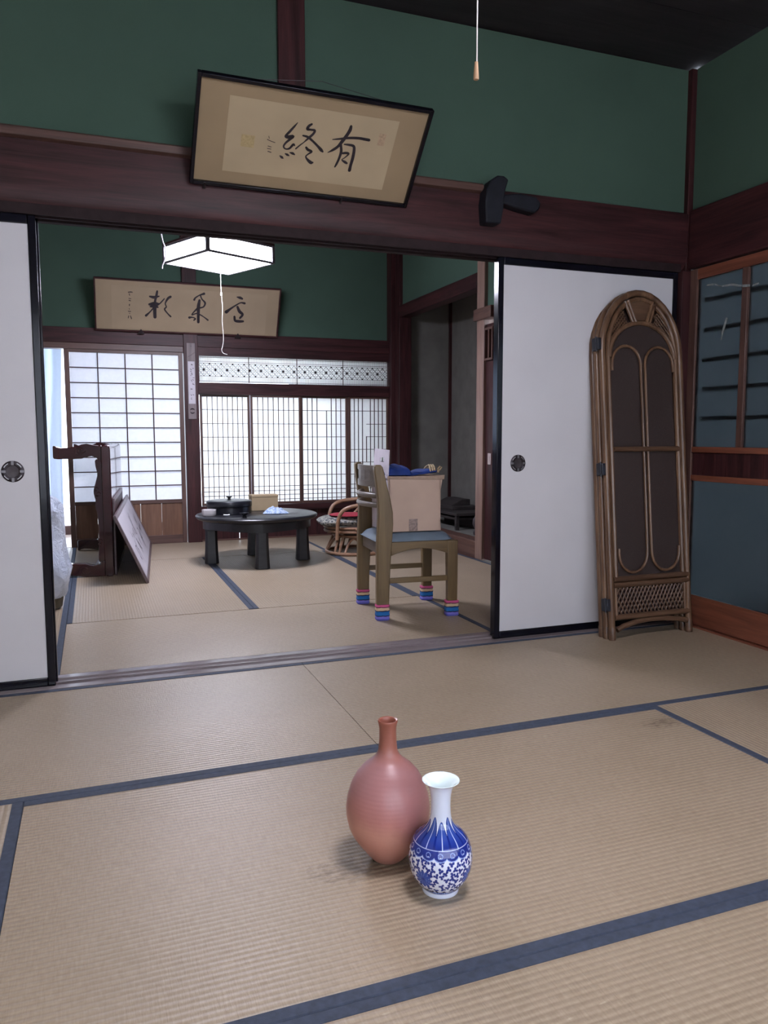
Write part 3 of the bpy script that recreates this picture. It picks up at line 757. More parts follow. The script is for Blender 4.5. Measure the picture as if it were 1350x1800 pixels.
def framed_sheet(name, label, loc, rot, w, h, fw, mats, paper_rect, fd=.022):
    """hanging frame, local x along its foot, z up its face, -y out"""
    f = thing(name, label, 'framed calligraphy', loc, rot)
    for a, b in ((0, fw), (w - fw, w)): MB().box(a, b, -fd, .004, 0, h).build('frame_side', mats[0], f, bevel=.002)
    for a, b in ((0, fw), (h - fw, h)): MB().box(fw, w - fw, -fd, .004, a, b).build('frame_rail', mats[0], f, bevel=.002)
    MB().box(fw * .5, w - fw * .5, -.008, .003, fw * .5, h - fw * .5).build('silk_mount', mats[1], f)
    x0, x1, z0, z1 = paper_rect
    sheet = MB().box(x0, x1, -.0092, -.008, z0, z1).build('paper_sheet', mats[2], f)
    return f, sheet
M['silk'] = flat('tan_silk_mount', (.30, .215, .125), .8, .10, 3, .2, 500)
M['oldpaper'] = flat('aged_paper', (.42, .325, .205), .85, .08, 4)
nf, nsheet = framed_sheet('calligraphy_frame', 'tilted black-framed calligraphy of two bold characters hanging on the beam', (.383, 3.13, 1.924), (.763, 0, .016), .896, .40, .014, (M['black'], M['silk'], M['oldpaper']), (.119, .772, .06, .336))
nf.rotation_euler = (.763, 0, .016)
for k, nm in (('shu', 'ink_character'), ('yu', 'ink_character')):
    stroke_mesh(NEAR[k], -.0096).build(nm, M['ink'], nsheet)
stroke_mesh(NEAR['sig'], -.0096).build('ink_signature', M['ink_thin'], nsheet)['kind'] = 'stuff'
M['seal_y'] = flat('faded_yellow_seal', (.40, .30, .15), .85, .15, 160); M['seal_r'] = flat('faded_red_seal', (.40, .28, .18), .85, .2, 160)
MB().box(.176, .226, -.0096, -.0092, .161, .206).build('seal_stamp', M['seal_y'], nsheet)
MB().box(.704, .732, -.0096, -.0092, .236, .282).build('seal_stamp', M['seal_r'], nsheet)
# hanging cord to the nail on the strut and metal clips under the frame
MB().tube([(.20, .006, .396), (.445, .012, .425)], .0012, 5).build('hanging_cord', M['iron'], nf)
MB().tube([(.445, .012, .425), (.70, .006, .396)], .0012, 5).build('hanging_cord', M['iron'], nf)
MB().box(.052, .060, -.026, .006, -.012, .012).build('support_clip', M['iron'], nf)
MB().box(.60, .608, -.026, .006, -.012, .012).build('support_clip', M['iron'], nf)

M['silk2'] = flat('tan_silk_mount_far', (.33, .25, .16), .8, .08, 3, .2, 500)
M['oldpaper2'] = flat('aged_paper_far', (.36, .275, .18), .85, .06, 4)
ff, fsheet = framed_sheet('calligraphy_frame', 'long narrow calligraphy of three cursive characters above the far shoji', (.061, 7.1, 1.854), (.435, 0, .001), 1.563, .445, .012, (M['dw_x'], M['silk2'], M['oldpaper2']), (.136, 1.446, .022, .385))
for k in 'abc': stroke_mesh(FAR[k], -.0096).build('ink_character', M['ink'], fsheet)
stroke_mesh(FAR['sig'], -.0096).build('ink_signature', M['ink_thin'], fsheet)['kind'] = 'stuff'
for xx in (.37, 1.20):
    MB().prism([(xx - .03, -.015), (xx + .03, -.015), (xx, .03)], 'y', -.028, -.022).build('support_clip', M['iron'], ff)

# ---- poem strip in its holder on the far post
pq = thing('poem_plaque', 'narrow white poem strip in a grey wooden holder on the dark post', 'plaque', (.846, 7.086, 1.105))
M['plq'] = wood('grey_washed_wood', (.15, .12, .12), (.27, .22, .22), 'z', .6)
MB().box(-.036, .036, -.008, .002, 0, .665).build('holder', M['plq'], pq, bevel=.002)
strip_ = MB().box(-.029, .029, -.0095, -.008, .135, .505).build('poem_strip', flat('white_strip_paper', (.55, .52, .56), .8), pq)
st = []
rs = random.Random(11)
for k in range(8):
    zc = .475 - k * .042
    for q in range(3 if k < 4 else 2):
        xx = rs.uniform(-.012, .010); zz = zc + rs.uniform(-.012, .012)
        st.append([(xx, zz, .004), (xx + rs.uniform(.004, .014), zz + rs.uniform(-.012, .008), .005)])
stroke_mesh(st, -.0099).build('ink_writing', M['ink_thin'], strip_)['kind'] = 'stuff'
for a0 in (.35, .35 + PI):
    arc = [(.0 + .020 * math.cos(a), -.0085, .072 + .020 * math.sin(a)) for a in np.linspace(a0, a0 + 2.4, 8)]
    MB().tube(arc, [.001, .003, .0045, .005, .005, .0045, .003, .001], 6).build('pierced_crescent', M['iron'], pq)
MB().tube([(-.03, -.0085, .545), (.0, -.0085, .56), (.03, -.0085, .585)], .004, 6).build('holder_cord', M['plq'], pq, True)
MB().lathe([(0, 0), (.004, 0), (0, .006)], 8, (0, -.012, .635)).build('nail', M['iron'], pq)

# ---- vases
tv = MB().lathe([(0, .0), (.034, 0), (.0385, .004), (.0505, .018), (.068, .041), (.0795, .058), (.0885, .078), (.0938, .103), (.0945, .122), (.0915, .146), (.083, .174), (.0705, .198), (.054, .217), (.037, .230), (.0265, .241), (.0217, .252), (.0198, .270), (.0190, .288), (.0192, .303), (.0212, .314), (.0225, .319), (.0215, .3215), (.0185, .3205), (.0160, .313), (.0148, .30), (.0148, .26), (0, .255)], 72)
t = NT('fired_red_clay')
tc = t.n('ShaderNodeTexCoord'); sp = t.n('ShaderNodeSeparateXYZ'); t.l(tc.outputs['Object'], sp.inputs[0])
nz = t.noise(t.coords((5, 5, 5)), 1.4, 4, .6)
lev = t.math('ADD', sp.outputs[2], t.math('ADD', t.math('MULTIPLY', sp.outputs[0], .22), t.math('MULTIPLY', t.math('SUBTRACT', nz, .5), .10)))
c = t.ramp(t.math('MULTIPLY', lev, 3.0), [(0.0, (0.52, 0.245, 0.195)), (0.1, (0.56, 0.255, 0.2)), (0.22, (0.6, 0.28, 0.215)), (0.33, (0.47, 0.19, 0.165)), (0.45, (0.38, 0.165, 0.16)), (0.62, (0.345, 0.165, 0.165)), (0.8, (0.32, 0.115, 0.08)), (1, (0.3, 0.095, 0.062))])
spk = t.ramp(t.noise(t.coords((1, 1, 1)), 210, 1), [(.76, (0, 0, 0)), (.80, (1, 1, 1))])
c = t.mix(t.math('MULTIPLY', spk, .35), c, (.5, .38, .33))
t.l(c, t.b.inputs['Base Color']); t.set(Roughness=.34); t.b.inputs['Specular IOR Level'].default_value = .5
wv = t.math('SINE', t.math('MULTIPLY', sp.outputs[2], 700)); t.bump(t.math('ADD', t.math('MULTIPLY', wv, .2), t.noise(t.coords((90, 90, 90)), 1, 3)), .12, .0015)
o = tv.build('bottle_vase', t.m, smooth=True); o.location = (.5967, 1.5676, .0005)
tag(o, 'large unglazed red clay bottle vase standing on the tatami', 'vase')

# porcelain: dense lathe with its painted decoration as vertex colours
prof = [(.0385, 0), (.0390, .004), (.0392, .009), (.0405, .011), (.0450, .016), (.0540, .0275), (.0605, .039), (.0650, .054), (.0670, .072), (.0660, .086), (.0625, .1005), (.0560, .1145), (.0470, .1255), (.0375, .1335), (.0300, .1415), (.0248, .151), (.0218, .163), (.0205, .180), (.0207, .198), (.0222, .212), (.0252, .223), (.0310, .2325), (.0390, .2385)]
S = spline([(r, z, 0) for r, z in prof], 12)
S = [(p[0], p[1]) for p in S]
inner = [(.0394, .2392), (.0388, .2398), (.0375, .2394), (.0305, .2345), (.0240, .2255), (.0208, .213), (.0192, .198), (.0188, .17), (.0, .165)]
NS = 540
Sr = np.array([p[0] for p in S]); Sz = np.array([p[1] for p in S])
th = np.linspace(0, 2 * PI, NS, endpoint=False)
RR, TH = np.meshgrid(Sr, th, indexing='ij'); ZZ = np.repeat(Sz[:, None], NS, 1)
arc = np.concatenate([[0], np.cumsum(np.hypot(np.diff(Sr), np.diff(Sz)))]); AA = np.repeat(arc[:, None], NS, 1)
white = np.array([.80, .85, 1.0]); deep = np.array([.012, .028, .24]); mid = np.array([.035, .10, .47]); pale = np.array([.30, .43, .84])
C = np.tile(white, (len(S), NS, 1))
view_az = math.atan2(-1.4119, -.6558)
def wrap(a): return (a + PI) % (2 * PI) - PI
def put(mask, colr, alpha=1.0):
    C[mask] = C[mask] * (1 - alpha) + np.array(colr) * alpha
# scattered trefoils over the body
rg = np.random.RandomState(5)
zlo, zhi = .0185, .094
flowers = [(view_az + math.radians(-33), .052), (view_az + math.radians(62), .052), (view_az + math.radians(157), .052), (view_az + math.radians(-128), .052)]
pts = []
for tries in range(12000):
    z = rg.uniform(zlo, zhi); a = rg.uniform(-PI, PI); r = np.interp(z, Sz, Sr)
    s = np.interp(z, Sz, arc)
    ok = True
    for (fa, fz) in flowers:
        if math.hypot(wrap(a - fa) * r, s - np.interp(fz, Sz, arc)) < .0225: ok = False; break
    if ok:
        for (b, q, rq) in pts:
            if math.hypot(wrap(a - b) * r, s - q) < .0104: ok = False; break
    if ok: pts.append((a, s, r))
for (a, s, r) in pts:
    rot = rg.uniform(0, 2 * PI)
    rows_ = np.where(np.abs(arc - s) < .009)[0]
    if len(rows_) == 0: continue
    r0, r1 = rows_[0], rows_[-1] + 1
    dx = wrap(TH[r0:r1] - a) * RR[r0:r1]; dy = AA[r0:r1] - s
    m = np.zeros_like(dx, bool)
    for k in range(3):
        an = rot + k * 2 * PI / 3 + rg.uniform(-.3, .3); cx, cy = math.cos(an), math.sin(an)
        u = dx * cx + dy * cy; v = -dx * cy + dy * cx
        m |= ((u - .0034) / .0031) ** 2 + (v / .0027) ** 2 < 1
    # curling stem
    an = rot + PI / 3; u = dx * math.cos(an) + dy * math.sin(an); v = -dx * math.sin(an) + dy * math.cos(an)
    stem = (np.abs(v - .9 * u * u / .008) < .0003) & (u > 0) & (u < .0075)
    sub = C[r0:r1]
    sub[stem] = mid * .8 + pale * .2
    sub[m] = deep
    put_edge = None
for (fa, fz) in flowers:
    s = np.interp(fz, Sz, arc)
    dx = wrap(TH - fa) * RR; dy = AA - s
    d = np.hypot(dx, dy); an = np.arctan2(dy, dx)
    petal = .0150 + .0060 * np.abs(np.cos(an * 6)) ** .8
    put(d < petal, mid * .8 + deep * .2)
    put((d < petal) & (d > petal - .0016), deep)
    put((np.abs(np.sin(an * 6)) < .12) & (d < petal * .92) & (d > .003), deep)
    put((np.abs(np.cos(an * 6)) < .10) & (d < petal) & (d > .004), pale)
    put(d < .003, deep)
# band of scallops on the shoulder
zb0 = np.interp(.113, Sz, arc); NSC = 15
ph = (TH - view_az) * NSC / 2 / PI
tri = np.abs(((ph + .5) % 1) - .5) * 2          # 0 at scallop centre
zz = np.interp(.0945, Sz, arc) + .0085 * (1 - np.sqrt(np.clip(1 - (1 - tri) ** 2 * 0 - tri ** 2, 0, 1)))
band = (AA > zz) & (AA < zb0)
put((AA > zz - .0014) & (AA < zb0), pale)
put(band & (AA > zz + .0006), deep)
ctr = np.interp(.1035, Sz, arc)
dxs = (((ph + .5) % 1) - .5) * 2 * PI / NSC * RR
put(np.hypot(dxs, AA - ctr + .002) < .0011, white)
heart = (np.abs(np.hypot(dxs, AA - ctr - .001) - .0048) < .0006) & (AA < zb0)
put(heart, pale)
put((AA > zb0) & (AA < zb0 + .0008), pale * .5 + white * .5)
# tall leaves up the neck
NL = 10
pl = (TH - view_az - math.radians(4)) * NL / 2 / PI
k_ = np.floor(pl + .5).astype(int); tl = np.abs(pl - k_) * 2
top = np.where(k_ % 2 == 0, np.interp(.158, Sz, arc), np.interp(.166, Sz, arc))
b0 = zb0 + .0011
hfrac = np.clip((AA - b0) / (top - b0), 0, 1)
wleaf = np.where(hfrac < .45, 1.0, np.sqrt(np.clip(1 - ((hfrac - .45) / .55) ** 1.6, 0, 1)))
leaf = (AA >= b0) & (AA < top) & (tl < wleaf)
sh_ = (deep[None, None] * (1 - hfrac[..., None]) + (mid * .75 + pale * .10)[None, None] * hfrac[..., None])
C[leaf] = sh_[leaf]
put(leaf & (tl > wleaf - .14), deep * .8)
put(leaf & (tl < .055) & (hfrac < .93), pale * .6 + white * .4)
# foot band
fb0, fb1 = np.interp(.0105, Sz, arc), np.interp(.019, Sz, arc)
pf = (TH - view_az) * 16 / 2 / PI; tf = np.abs(((pf + .5) % 1) - .5) * 2
put((AA > fb0) & (AA < fb1), mid * .6 + deep * .4)
put((AA > fb0 + .0012) & (AA < fb1 - .001) & (tf > .86), pale)
put((AA > fb0 + .002) & (AA < fb1 - .002) & (np.abs(tf - .5) < .12), pale * .5 + mid * .5)
mid_r = len(S)
verts = np.stack([RR * np.cos(TH), RR * np.sin(TH), ZZ], -1).reshape(-1, 3).tolist()
cols_ = C.reshape(-1, 3).tolist()
faces = []
for i in range(len(S) - 1):
    a = i * NS
    for k in range(NS):
        k2 = (k + 1) % NS
        faces.append((a + k, a + k2, a + NS + k2, a + NS + k))
# inner wall and base continue the same surface at the same resolution
prev = (len(S) - 1) * NS
for (r, z) in inner:
    if r == 0:
        verts.append((0, 0, z)); cols_.append([.6, .66, .75]); c0 = len(verts) - 1
        faces += [(prev + k, prev + (k + 1) % NS, c0) for k in range(NS)]
    else:
        n0 = len(verts); verts += [(r * math.cos(a), r * math.sin(a), z) for a in th]; cols_ += [[.80, .90, .91]] * NS
        faces += [(prev + k, prev + (k + 1) % NS, n0 + (k + 1) % NS, n0 + k) for k in range(NS)]; prev = n0
verts.append((0, 0, .002)); cols_.append([.7, .7, .7]); c0 = len(verts) - 1
faces += [((k + 1) % NS, k, c0) for k in range(NS)]
me = bpy.data.meshes.new('porcelain_vase'); me.from_pydata(verts, [], faces)
at = me.color_attributes.new('painting', 'FLOAT_COLOR', 'POINT')
at.data.foreach_set('color', np.concatenate([np.array(cols_), np.ones((len(cols_), 1))], 1).astype(np.float32).ravel())
me.shade_smooth()
t = NT('glazed_blue_and_white')
ca = t.n('ShaderNodeVertexColor'); ca.layer_name = 'painting'
t.l(ca.outputs[0], t.b.inputs['Base Color']); t.set(Roughness=.10, Coat_Weight=.4, Coat_Roughness=.04)
me.materials.append(t.m)
o = bpy.data.objects.new('porcelain_vase', me); col.objects.link(o); o.location = (.6558, 1.4119, .0005)
tag(o, 'small glossy blue and white porcelain vase in front of the red clay vase', 'vase')

# ---- folding rattan screen leaning on the paper door
M['rattan'] = wood('brown_rattan_pole', (.070, .034, .019), (.215, .122, .068), 'z', .30, scale=1.4)
M['rattan_h'] = wood('brown_rattan_pole_flat', (.060, .030, .018), (.17, .095, .055), 'x', .32, scale=1.4)
def caned():
    t = NT('dark_woven_cane')
    v = t.coords((1, 1, 1))
    ck = t.n('ShaderNodeTexChecker'); ck.inputs['Scale'].default_value = 260; t.l(v, ck.inputs[0])
    nz = t.noise(v, 300, 2)
    c = t.mix(ck.outputs[1], (.020, .011, .010), (.040, .023, .019))
    c = t.mix(t.ramp(nz, [(.6, (0, 0, 0)), (.75, (.5, .5, .5))]), c, (.10, .065, .05))
    t.l(c, t.b.inputs['Base Color']); t.set(Roughness=.6); t.bump(ck.outputs[1], .3, .001)
    return t.m
M['cane'] = caned()
M['blackhinge'] = flat('blue_black_hinge', (.014, .016, .026), .45, .2)
tilt = -math.atan2(.165, 1.64)
scr = thing('folding_screen', 'folded brown rattan screen with arched top leaning in the corner', 'screen', (2.24, 2.945, .0), (tilt, 0, 0))
def arch(cx, w, zs, zt, n=18, y=0, foot=0.0):
    """path: up the left side, half ellipse, down the right side"""
    pts = [(cx - w, y, foot)] + [(cx - w, y, foot + (zs - foot) * k / 3) for k in (1, 2)]
    pts += [(cx - w * math.cos(a), y, zs + (zt - zs) * math.sin(a)) for a in np.linspace(0, PI, n)]
    pts += [(cx + w, y, foot + (zs - foot) * k / 3) for k in (2, 1)] + [(cx + w, y, foot)]
    return pts
cx = .230
def panel(yo, dx, full):
    q = thing('x', 'x', 'x') if False else None
    b = lambda *a, **k: None
    Y = yo; X = cx + dx
    MB().tube(arch(X, .224, 1.345, 1.636, y=Y, foot=.016), .0155, 10).build('outer_pole', M['rattan'], scr, True)
    for s_ in (-1, 1):
        MB().lathe([(0, .0), (.0165, .0), (.0175, .012), (.0175, .055), (.016, .06)], 12, (X + s_ * .224, Y, .0)).build('foot_binding', M['rattan_h'], scr, True)
    if not full: 
        MB().tube(arch(X, .190, 1.335, 1.59, y=Y, foot=.28), .011, 8).build('inner_pole', M['rattan'], scr, True)
        MB().prism([(X - .19 * math.cos(a), 1.335 + .255 * math.sin(a)) for a in np.linspace(0, PI, 16)] + [(X + .19, .28), (X - .19, .28)], 'y', Y - .003, Y + .003).build('cane_panel', M['cane'], scr)
        for z in (.10, .26, .285): MB().tube([(X - .215, Y, z), (X + .215, Y, z)], .011, 8).build('cross_rail', M['rattan_h'], scr, True)
        return
    MB().tube(arch(X, .194, 1.335, 1.606, y=Y - .002, foot=.285), .0115, 8).build('inner_pole', M['rattan'], scr, True)
    # inner arch that carries the cane
    MB().tube([(X - .186 * math.cos(a), Y - .004, 1.325 + .168 * math.sin(a)) for a in np.linspace(0, PI, 20)], .0115, 8).build('inner_arch', M['rattan'], scr, True)
    MB().prism([(X - .178 * math.cos(a), 1.325 + .165 * math.sin(a)) for a in np.linspace(0, PI, 18)] + [(X + .184, .285), (X - .184, .285)], 'y', Y + .002, Y + .007).build('cane_panel', M['cane'], scr)
    # keystone
    k = [(-.078, 1.590), (-.030, 1.502), (.030, 1.502), (.078, 1.590)]
    MB().prism([(X + a, z) for a, z in [(-.066, 1.588), (-.026, 1.505), (.026, 1.505), (.066, 1.588), (.04, 1.596), (0, 1.599), (-.04, 1.596)]], 'y', Y - .004, Y + .004).build('keystone_panel', M['rattan_h'], scr, bevel=.002)
    for s_ in (-1, 1):
        for off in (0, .018):
            MB().tube([(X + s_ * (.072 + off), Y - .006, 1.596 - off * .3), (X + s_ * (.030 + off), Y - .006, 1.492)], .008, 8).build('keystone_pole', M['rattan'], scr, True)
        # woven lattice in the spandrels: crossing canes clipped between the two arches
        lat = MB()
        def inside(px, pz):
            ax = abs(px - X)
            out_ok = (ax / .185) ** 2 + (max(pz - 1.335, 0) / .262) ** 2 < 1
            in_ok = (ax / .190) ** 2 + (max(pz - 1.325, 0) / .175) ** 2 > 1
            edge = ax > .050 + .045 * (pz - 1.49) / .1 + .022
            return out_ok and in_ok and edge and pz > 1.36
        for dz in (1, -1):
            for k in range(-14, 15):
                run = []
                for t_ in np.linspace(0, .4, 81):
                    px = X + s_ * (.0 + t_ * .75); pz = (1.36 if dz > 0 else 1.66) + dz * t_ * .9 + k * .020
                    if inside(px, pz): run.append((px, Y + (.001 if dz > 0 else -.003), pz))
                    else:
                        if len(run) > 3: lat.tube([run[0], run[-1]], .0032, 5)
                        run = []
        o = lat.build('lattice_weave', M['rattan_h'], scr); o['kind'] = 'stuff'
    # slim decorative canes: two looped ovals
    for s_ in (-1, 1):
        c_ = X + s_ * .094
        top = [(c_ + s_ * .082, Y - .008, 1.262)] + [(c_ + s_ * .082 * math.cos(a), Y - .008, 1.292 + .088 * math.sin(a)) for a in np.linspace(0, PI * .97, 14)]
        path = top + [(X + s_ * .0125, Y - .008, 1.2), (X + s_ * .0115, Y - .008, .9), (X + s_ * .0115, Y - .008, .6), (X + s_ * .0125, Y - .008, .43)]
        path += [(c_ - s_ * .081 * math.cos(a), Y - .008, .402 - .092 * math.sin(a)) for a in np.linspace(0, PI, 14)] + [(c_ + s_ * .081, Y - .008, .425)]
        MB().tube(path, .0068, 8).build('loop_cane', M['rattan'], scr, True)
    MB().tube([(X - .186, Y - .010, .892), (X + .19, Y - .010, .892)], .0125, 10).build('cross_rail', M['rattan_h'], scr, True)
    for z, r in ((.283, .0135), (.255, .0135), (.104, .014)):
        MB().tube([(X - .212, Y - .004, z), (X + .222, Y - .004, z)], r, 10).build('cross_rail', M['rattan_h'], scr, True)
    MB().tube([(X - .20, Y - .006, .045), (X - .16, Y - .006, .062), (X - .08, Y - .006, .078), (X, Y - .006, .083), (X + .08, Y - .006, .080), (X + .16, Y - .006, .070), (X + .21, Y - .006, .058)], .0125, 8).build('arched_stretcher', M['rattan_h'], scr, True)
    # woven panel near the foot
    for s_ in (-1, 1): MB().tube([(X + s_ * .200, Y - .004, .11), (X + s_ * .200, Y - .004, .25)], .0075, 8).build('weave_post', M['rattan'], scr, True)
    lat = MB()
    for d_ in (1, -1):
        for k in range(-2, 21):
            xa = -.192 + k * .0215; xb = xa + d_ * .062
            z0, z1 = .118, .243
            a_, b_ = [xa, z0], [xb, z1]
            def clip(p, q):
                if p[0] < -.192:
                    if q[0] <= -.192: return None
                    f = (-.192 - p[0]) / (q[0] - p[0]); p = [-.192, p[1] + (q[1] - p[1]) * f]
                if p[0] > .192:
                    if q[0] >= .192: return None
                    f = (.192 - p[0]) / (q[0] - p[0]); p = [.192, p[1] + (q[1] - p[1]) * f]
                return p
            a2, b2 = clip(a_, b_), clip(b_, a_)
            if a2 and b2: lat.tube([(X + a2[0], Y - .002 + d_ * .003, a2[1]), (X + b2[0], Y - .002 - d_ * .003, b2[1])], .0038, 6)
    o = lat.build('lattice_weave', M['rattan_h'], scr); o['kind'] = 'stuff'
    MB().box(X - .19, X + .19, Y + .008, Y + .011, .112, .248).build('weave_backing', M['track'], scr)
panel(0, 0, True)
panel(.036, -.005, False)
panel(.072, -.003, False)
for z in (1.385, .80, .165):
    h = MB().box(-.024, -.004, -.012, .012, z - .028, z + .028)
    h.box(-.024, -.008, .010, .036, z - .030, z + .030)
    h.build('hinge', M['blackhinge'], scr, bevel=.003)
    MB().tube([(-.022, .004, z - .034), (-.022, .004, z + .034)], .0045, 8).build('hinge_pin', M['blackhinge'], scr, True)

# ---- dining chair
M['oak'] = wood('smoked_oak', (.095, .060, .025), (.195, .130, .056), 'z', .42)
M['oak_x'] = wood('smoked_oak_flat', (.095, .060, .025), (.195, .130, .056), 'x', .42)
M['oak_y'] = wood('smoked_oak_cross', (.10, .08, .065), (.19, .155, .125), 'y', .36)
M['vinyl'] = flat('blue_grey_vinyl', (.13, .17, .215), .38, .08, 20)
CH, CR = (1.597, 3.905, 0), math.radians(-5)
ch = thing('dining_chair', 'brown wooden dining chair with grey vinyl seat and striped socks on its legs', 'chair', CH, (0, 0, CR))
def chair_leg(x, y, top, path=None, w=.056, d=.042):
    pts = path or [(x, y, .0), (x, y, top)]
    b = MB(); rings = []
    for p in pts:
        ww = p[3] if len(p) > 3 else w
        rings.append([(p[0] - ww / 2, p[1] - d / 2, p[2]), (p[0] + ww / 2, p[1] - d / 2, p[2]), (p[0] + ww / 2, p[1] + d / 2, p[2]), (p[0] - ww / 2, p[1] + d / 2, p[2])])
    vs = [v for r in rings for v in r]; fs = [(3, 2, 1, 0)]
    for i in range(len(rings) - 1):
        for k in range(4): fs.append((i * 4 + k, i * 4 + (k + 1) % 4, i * 4 + 4 + (k + 1) % 4, i * 4 + 4 + k))
    n = len(rings) - 1; fs.append((n * 4, n * 4 + 1, n * 4 + 2, n * 4 + 3))
    return b.add(vs, fs)
back = [(-.195, 0, .004, .062), (-.194, 0, .15, .066), (-.190, 0, .30, .072), (-.186, 0, .40, .078), (-.180, 0, .50, .080), (-.180, 0, .56, .076), (-.188, 0, .63, .066), (-.203, 0, .71, .056), (-.214, 0, .77, .050), (-.218, 0, .795, .044), (-.220, 0, .806, .026)]
for y in (-.208, .208):
    chair_leg(0, 0, 0, [(p[0], y, p[2], p[3]) for p in back]).build('leg', M['oak'], ch, bevel=.005)
    chair_leg(.188, y, .40, [(.188, y, .004, .052), (.188, y, .2, .056), (.186, y, .405, .060)]).build('leg', M['oak'], ch, bevel=.005)
for y in (-.212, .212):
    ap = [(-.15, .405), (.165, .405), (.165, .335)] + [(.16 - .31 * k / 10, .338 + .032 * math.sin(PI * k / 10)) for k in range(1, 10)] + [(-.15, .335)]
    MB().prism(ap, 'y', y - .013, y + .013).build('apron', M['oak_x'], ch, bevel=.002)
    MB().box(-.165, .165, y - .009, y + .009, .190, .218).build('stretcher', M['oak_x'], ch, bevel=.003)
for x in (-.186, .188):
    MB().box(x - .013, x + .013, -.19, .19, .335, .405).build('apron', M['oak_y'], ch, bevel=.002)
seat = MB(); rows = []
for i in range(15):
    u = -1 + 2 * i / 14; row = []
    for j in range(15):
        v = -1 + 2 * j / 14
        e = (1 - abs(u) ** 6) ** .5 * (1 - abs(v) ** 6) ** .5
        row.append((u * .212 - .004, v * .186, .404 + .046 * e))
    rows.append(row)
seat.grid(rows); rows2 = [[(p[0], p[1], .402) for p in r] for r in rows]; seat.grid(rows2)
n = 15; m = 225
edge = [j for j in range(n)] + [i * n + n - 1 for i in range(1, n)] + [(n - 1) * n + j for j in range(n - 2, -1, -1)] + [i * n for i in range(n - 2, 0, -1)]
seat.f += [(edge[k], edge[(k + 1) % len(edge)], edge[(k + 1) % len(edge)] + m, edge[k] + m) for k in range(len(edge))]
seat.build('seat', M['vinyl'], ch, True)
# top slat with its grip slot, curved backwards
def back_slat(z0, z1, bow, t):
    b = MB(); n = 14; cols_ = []
    for k in range(n + 1):
        y = -.19 + .38 * k / n; x = -.208 - bow * (1 - (y / .19) ** 2)
        cols_.append((x, y))
    for (x, y), (x2, y2) in zip(cols_, cols_[1:]):
        vs = [(x - t, y, z0), (x + t, y, z0), (x + t, y, z1), (x - t, y, z1), (x2 - t, y2, z0), (x2 + t, y2, z0), (x2 + t, y2, z1), (x2 - t, y2, z1)]
        b.add(vs, [(0, 1, 5, 4), (1, 2, 6, 5), (2, 3, 7, 6), (3, 0, 4, 7)])
    return b
back_slat(.774, .800, .040, .011).build('top_rail', M['oak_y'], ch, True)
back_slat(.690, .722, .040, .011).build('top_rail', M['oak_y'], ch, True)
for ya, yb in ((-.19, .05), (.155, .19)):
    pts = [(-.208 - .04 * (1 - (y / .19) ** 2), y) for y in np.linspace(ya, yb, 5)]
    b = MB()
    for (x, y), (x2, y2) in zip(pts, pts[1:]):
        b.add([(x - .010, y, .72), (x + .010, y, .72), (x + .010, y, .776), (x - .010, y, .776), (x2 - .010, y2, .72), (x2 + .010, y2, .72), (x2 + .010, y2, .776), (x2 - .010, y2, .776)], [(0, 1, 5, 4), (1, 2, 6, 5), (2, 3, 7, 6), (3, 0, 4, 7), (0, 3, 2, 1), (4, 5, 6, 7)])
    b.build('top_rail_block', M['oak_y'], ch, True)
for z in (.645, .596):
    pts = [(-.195 - .062 * (1 - (y / .2) ** 2), y, z) for y in np.linspace(-.2, .2, 13)]
    MB().tube(pts, .0145, 10).build('back_rod', M['oak_y'], ch, True)

# knitted socks on the four legs
def sock_mat():
    t = NT('striped_knit')
    tc = t.n('ShaderNodeTexCoord'); sp = t.n('ShaderNodeSeparateXYZ'); t.l(tc.outputs['Object'], sp.inputs[0])
    wob = t.math('MULTIPLY', t.math('SUBTRACT', t.noise(t.coords((1, 1, 1)), 45, 1), .5), .006)
    f = t.math('DIVIDE', t.math('ADD', sp.outputs[2], wob), .09)
    navy = (.012, .016, .06)
    c = t.ramp(f, [(0, (.10, .10, .45)), (.10, (.20, .18, .62)), (.24, navy), (.30, (.012, .14, .42)), (.52, navy), (.58, (.62, .46, .30)), (.74, (.10, .012, .05)), (.80, (.62, .10, .26))], 'CONSTANT')
    t.l(c, t.b.inputs['Base Color']); t.set(Roughness=.9)
    t.bump(t.math('ADD', t.math('SINE', t.math('MULTIPLY', sp.outputs[2], 1900)), t.noise(t.coords((1, 1, 1)), 500, 1)), .4, .0015)
    return t.m
M['sock'] = sock_mat()
def sock_mesh():
    b = MB(); rings = []
    for i, z in enumerate(np.linspace(0, .082, 12)):
        k = 1.0 + (.04 * math.sin(i * 2.1)); k *= .94 if i == 0 else 1
        ring = []
        for q in range(24):
            a = 2 * PI * q / 24; c, s = math.cos(a), math.sin(a)
            x = .0355 * k * math.copysign(abs(c) ** .45, c); y = .0285 * k * math.copysign(abs(s) ** .45, s)
            ring.append((x, y, z))
        rings.append(ring)
    vs = [v for r in rings for v in r]; fs = [tuple(range(23, -1, -1))]
    for i in range(11):
        for q in range(24): fs.append((i * 24 + q, i * 24 + (q + 1) % 24, (i + 1) * 24 + (q + 1) % 24, (i + 1) * 24 + q))
    fs.append(tuple(range(11 * 24, 12 * 24)))
    return b.add(vs, fs).mesh('chair_sock', True)
sm = sock_mesh(); sm.materials.append(M['sock'])
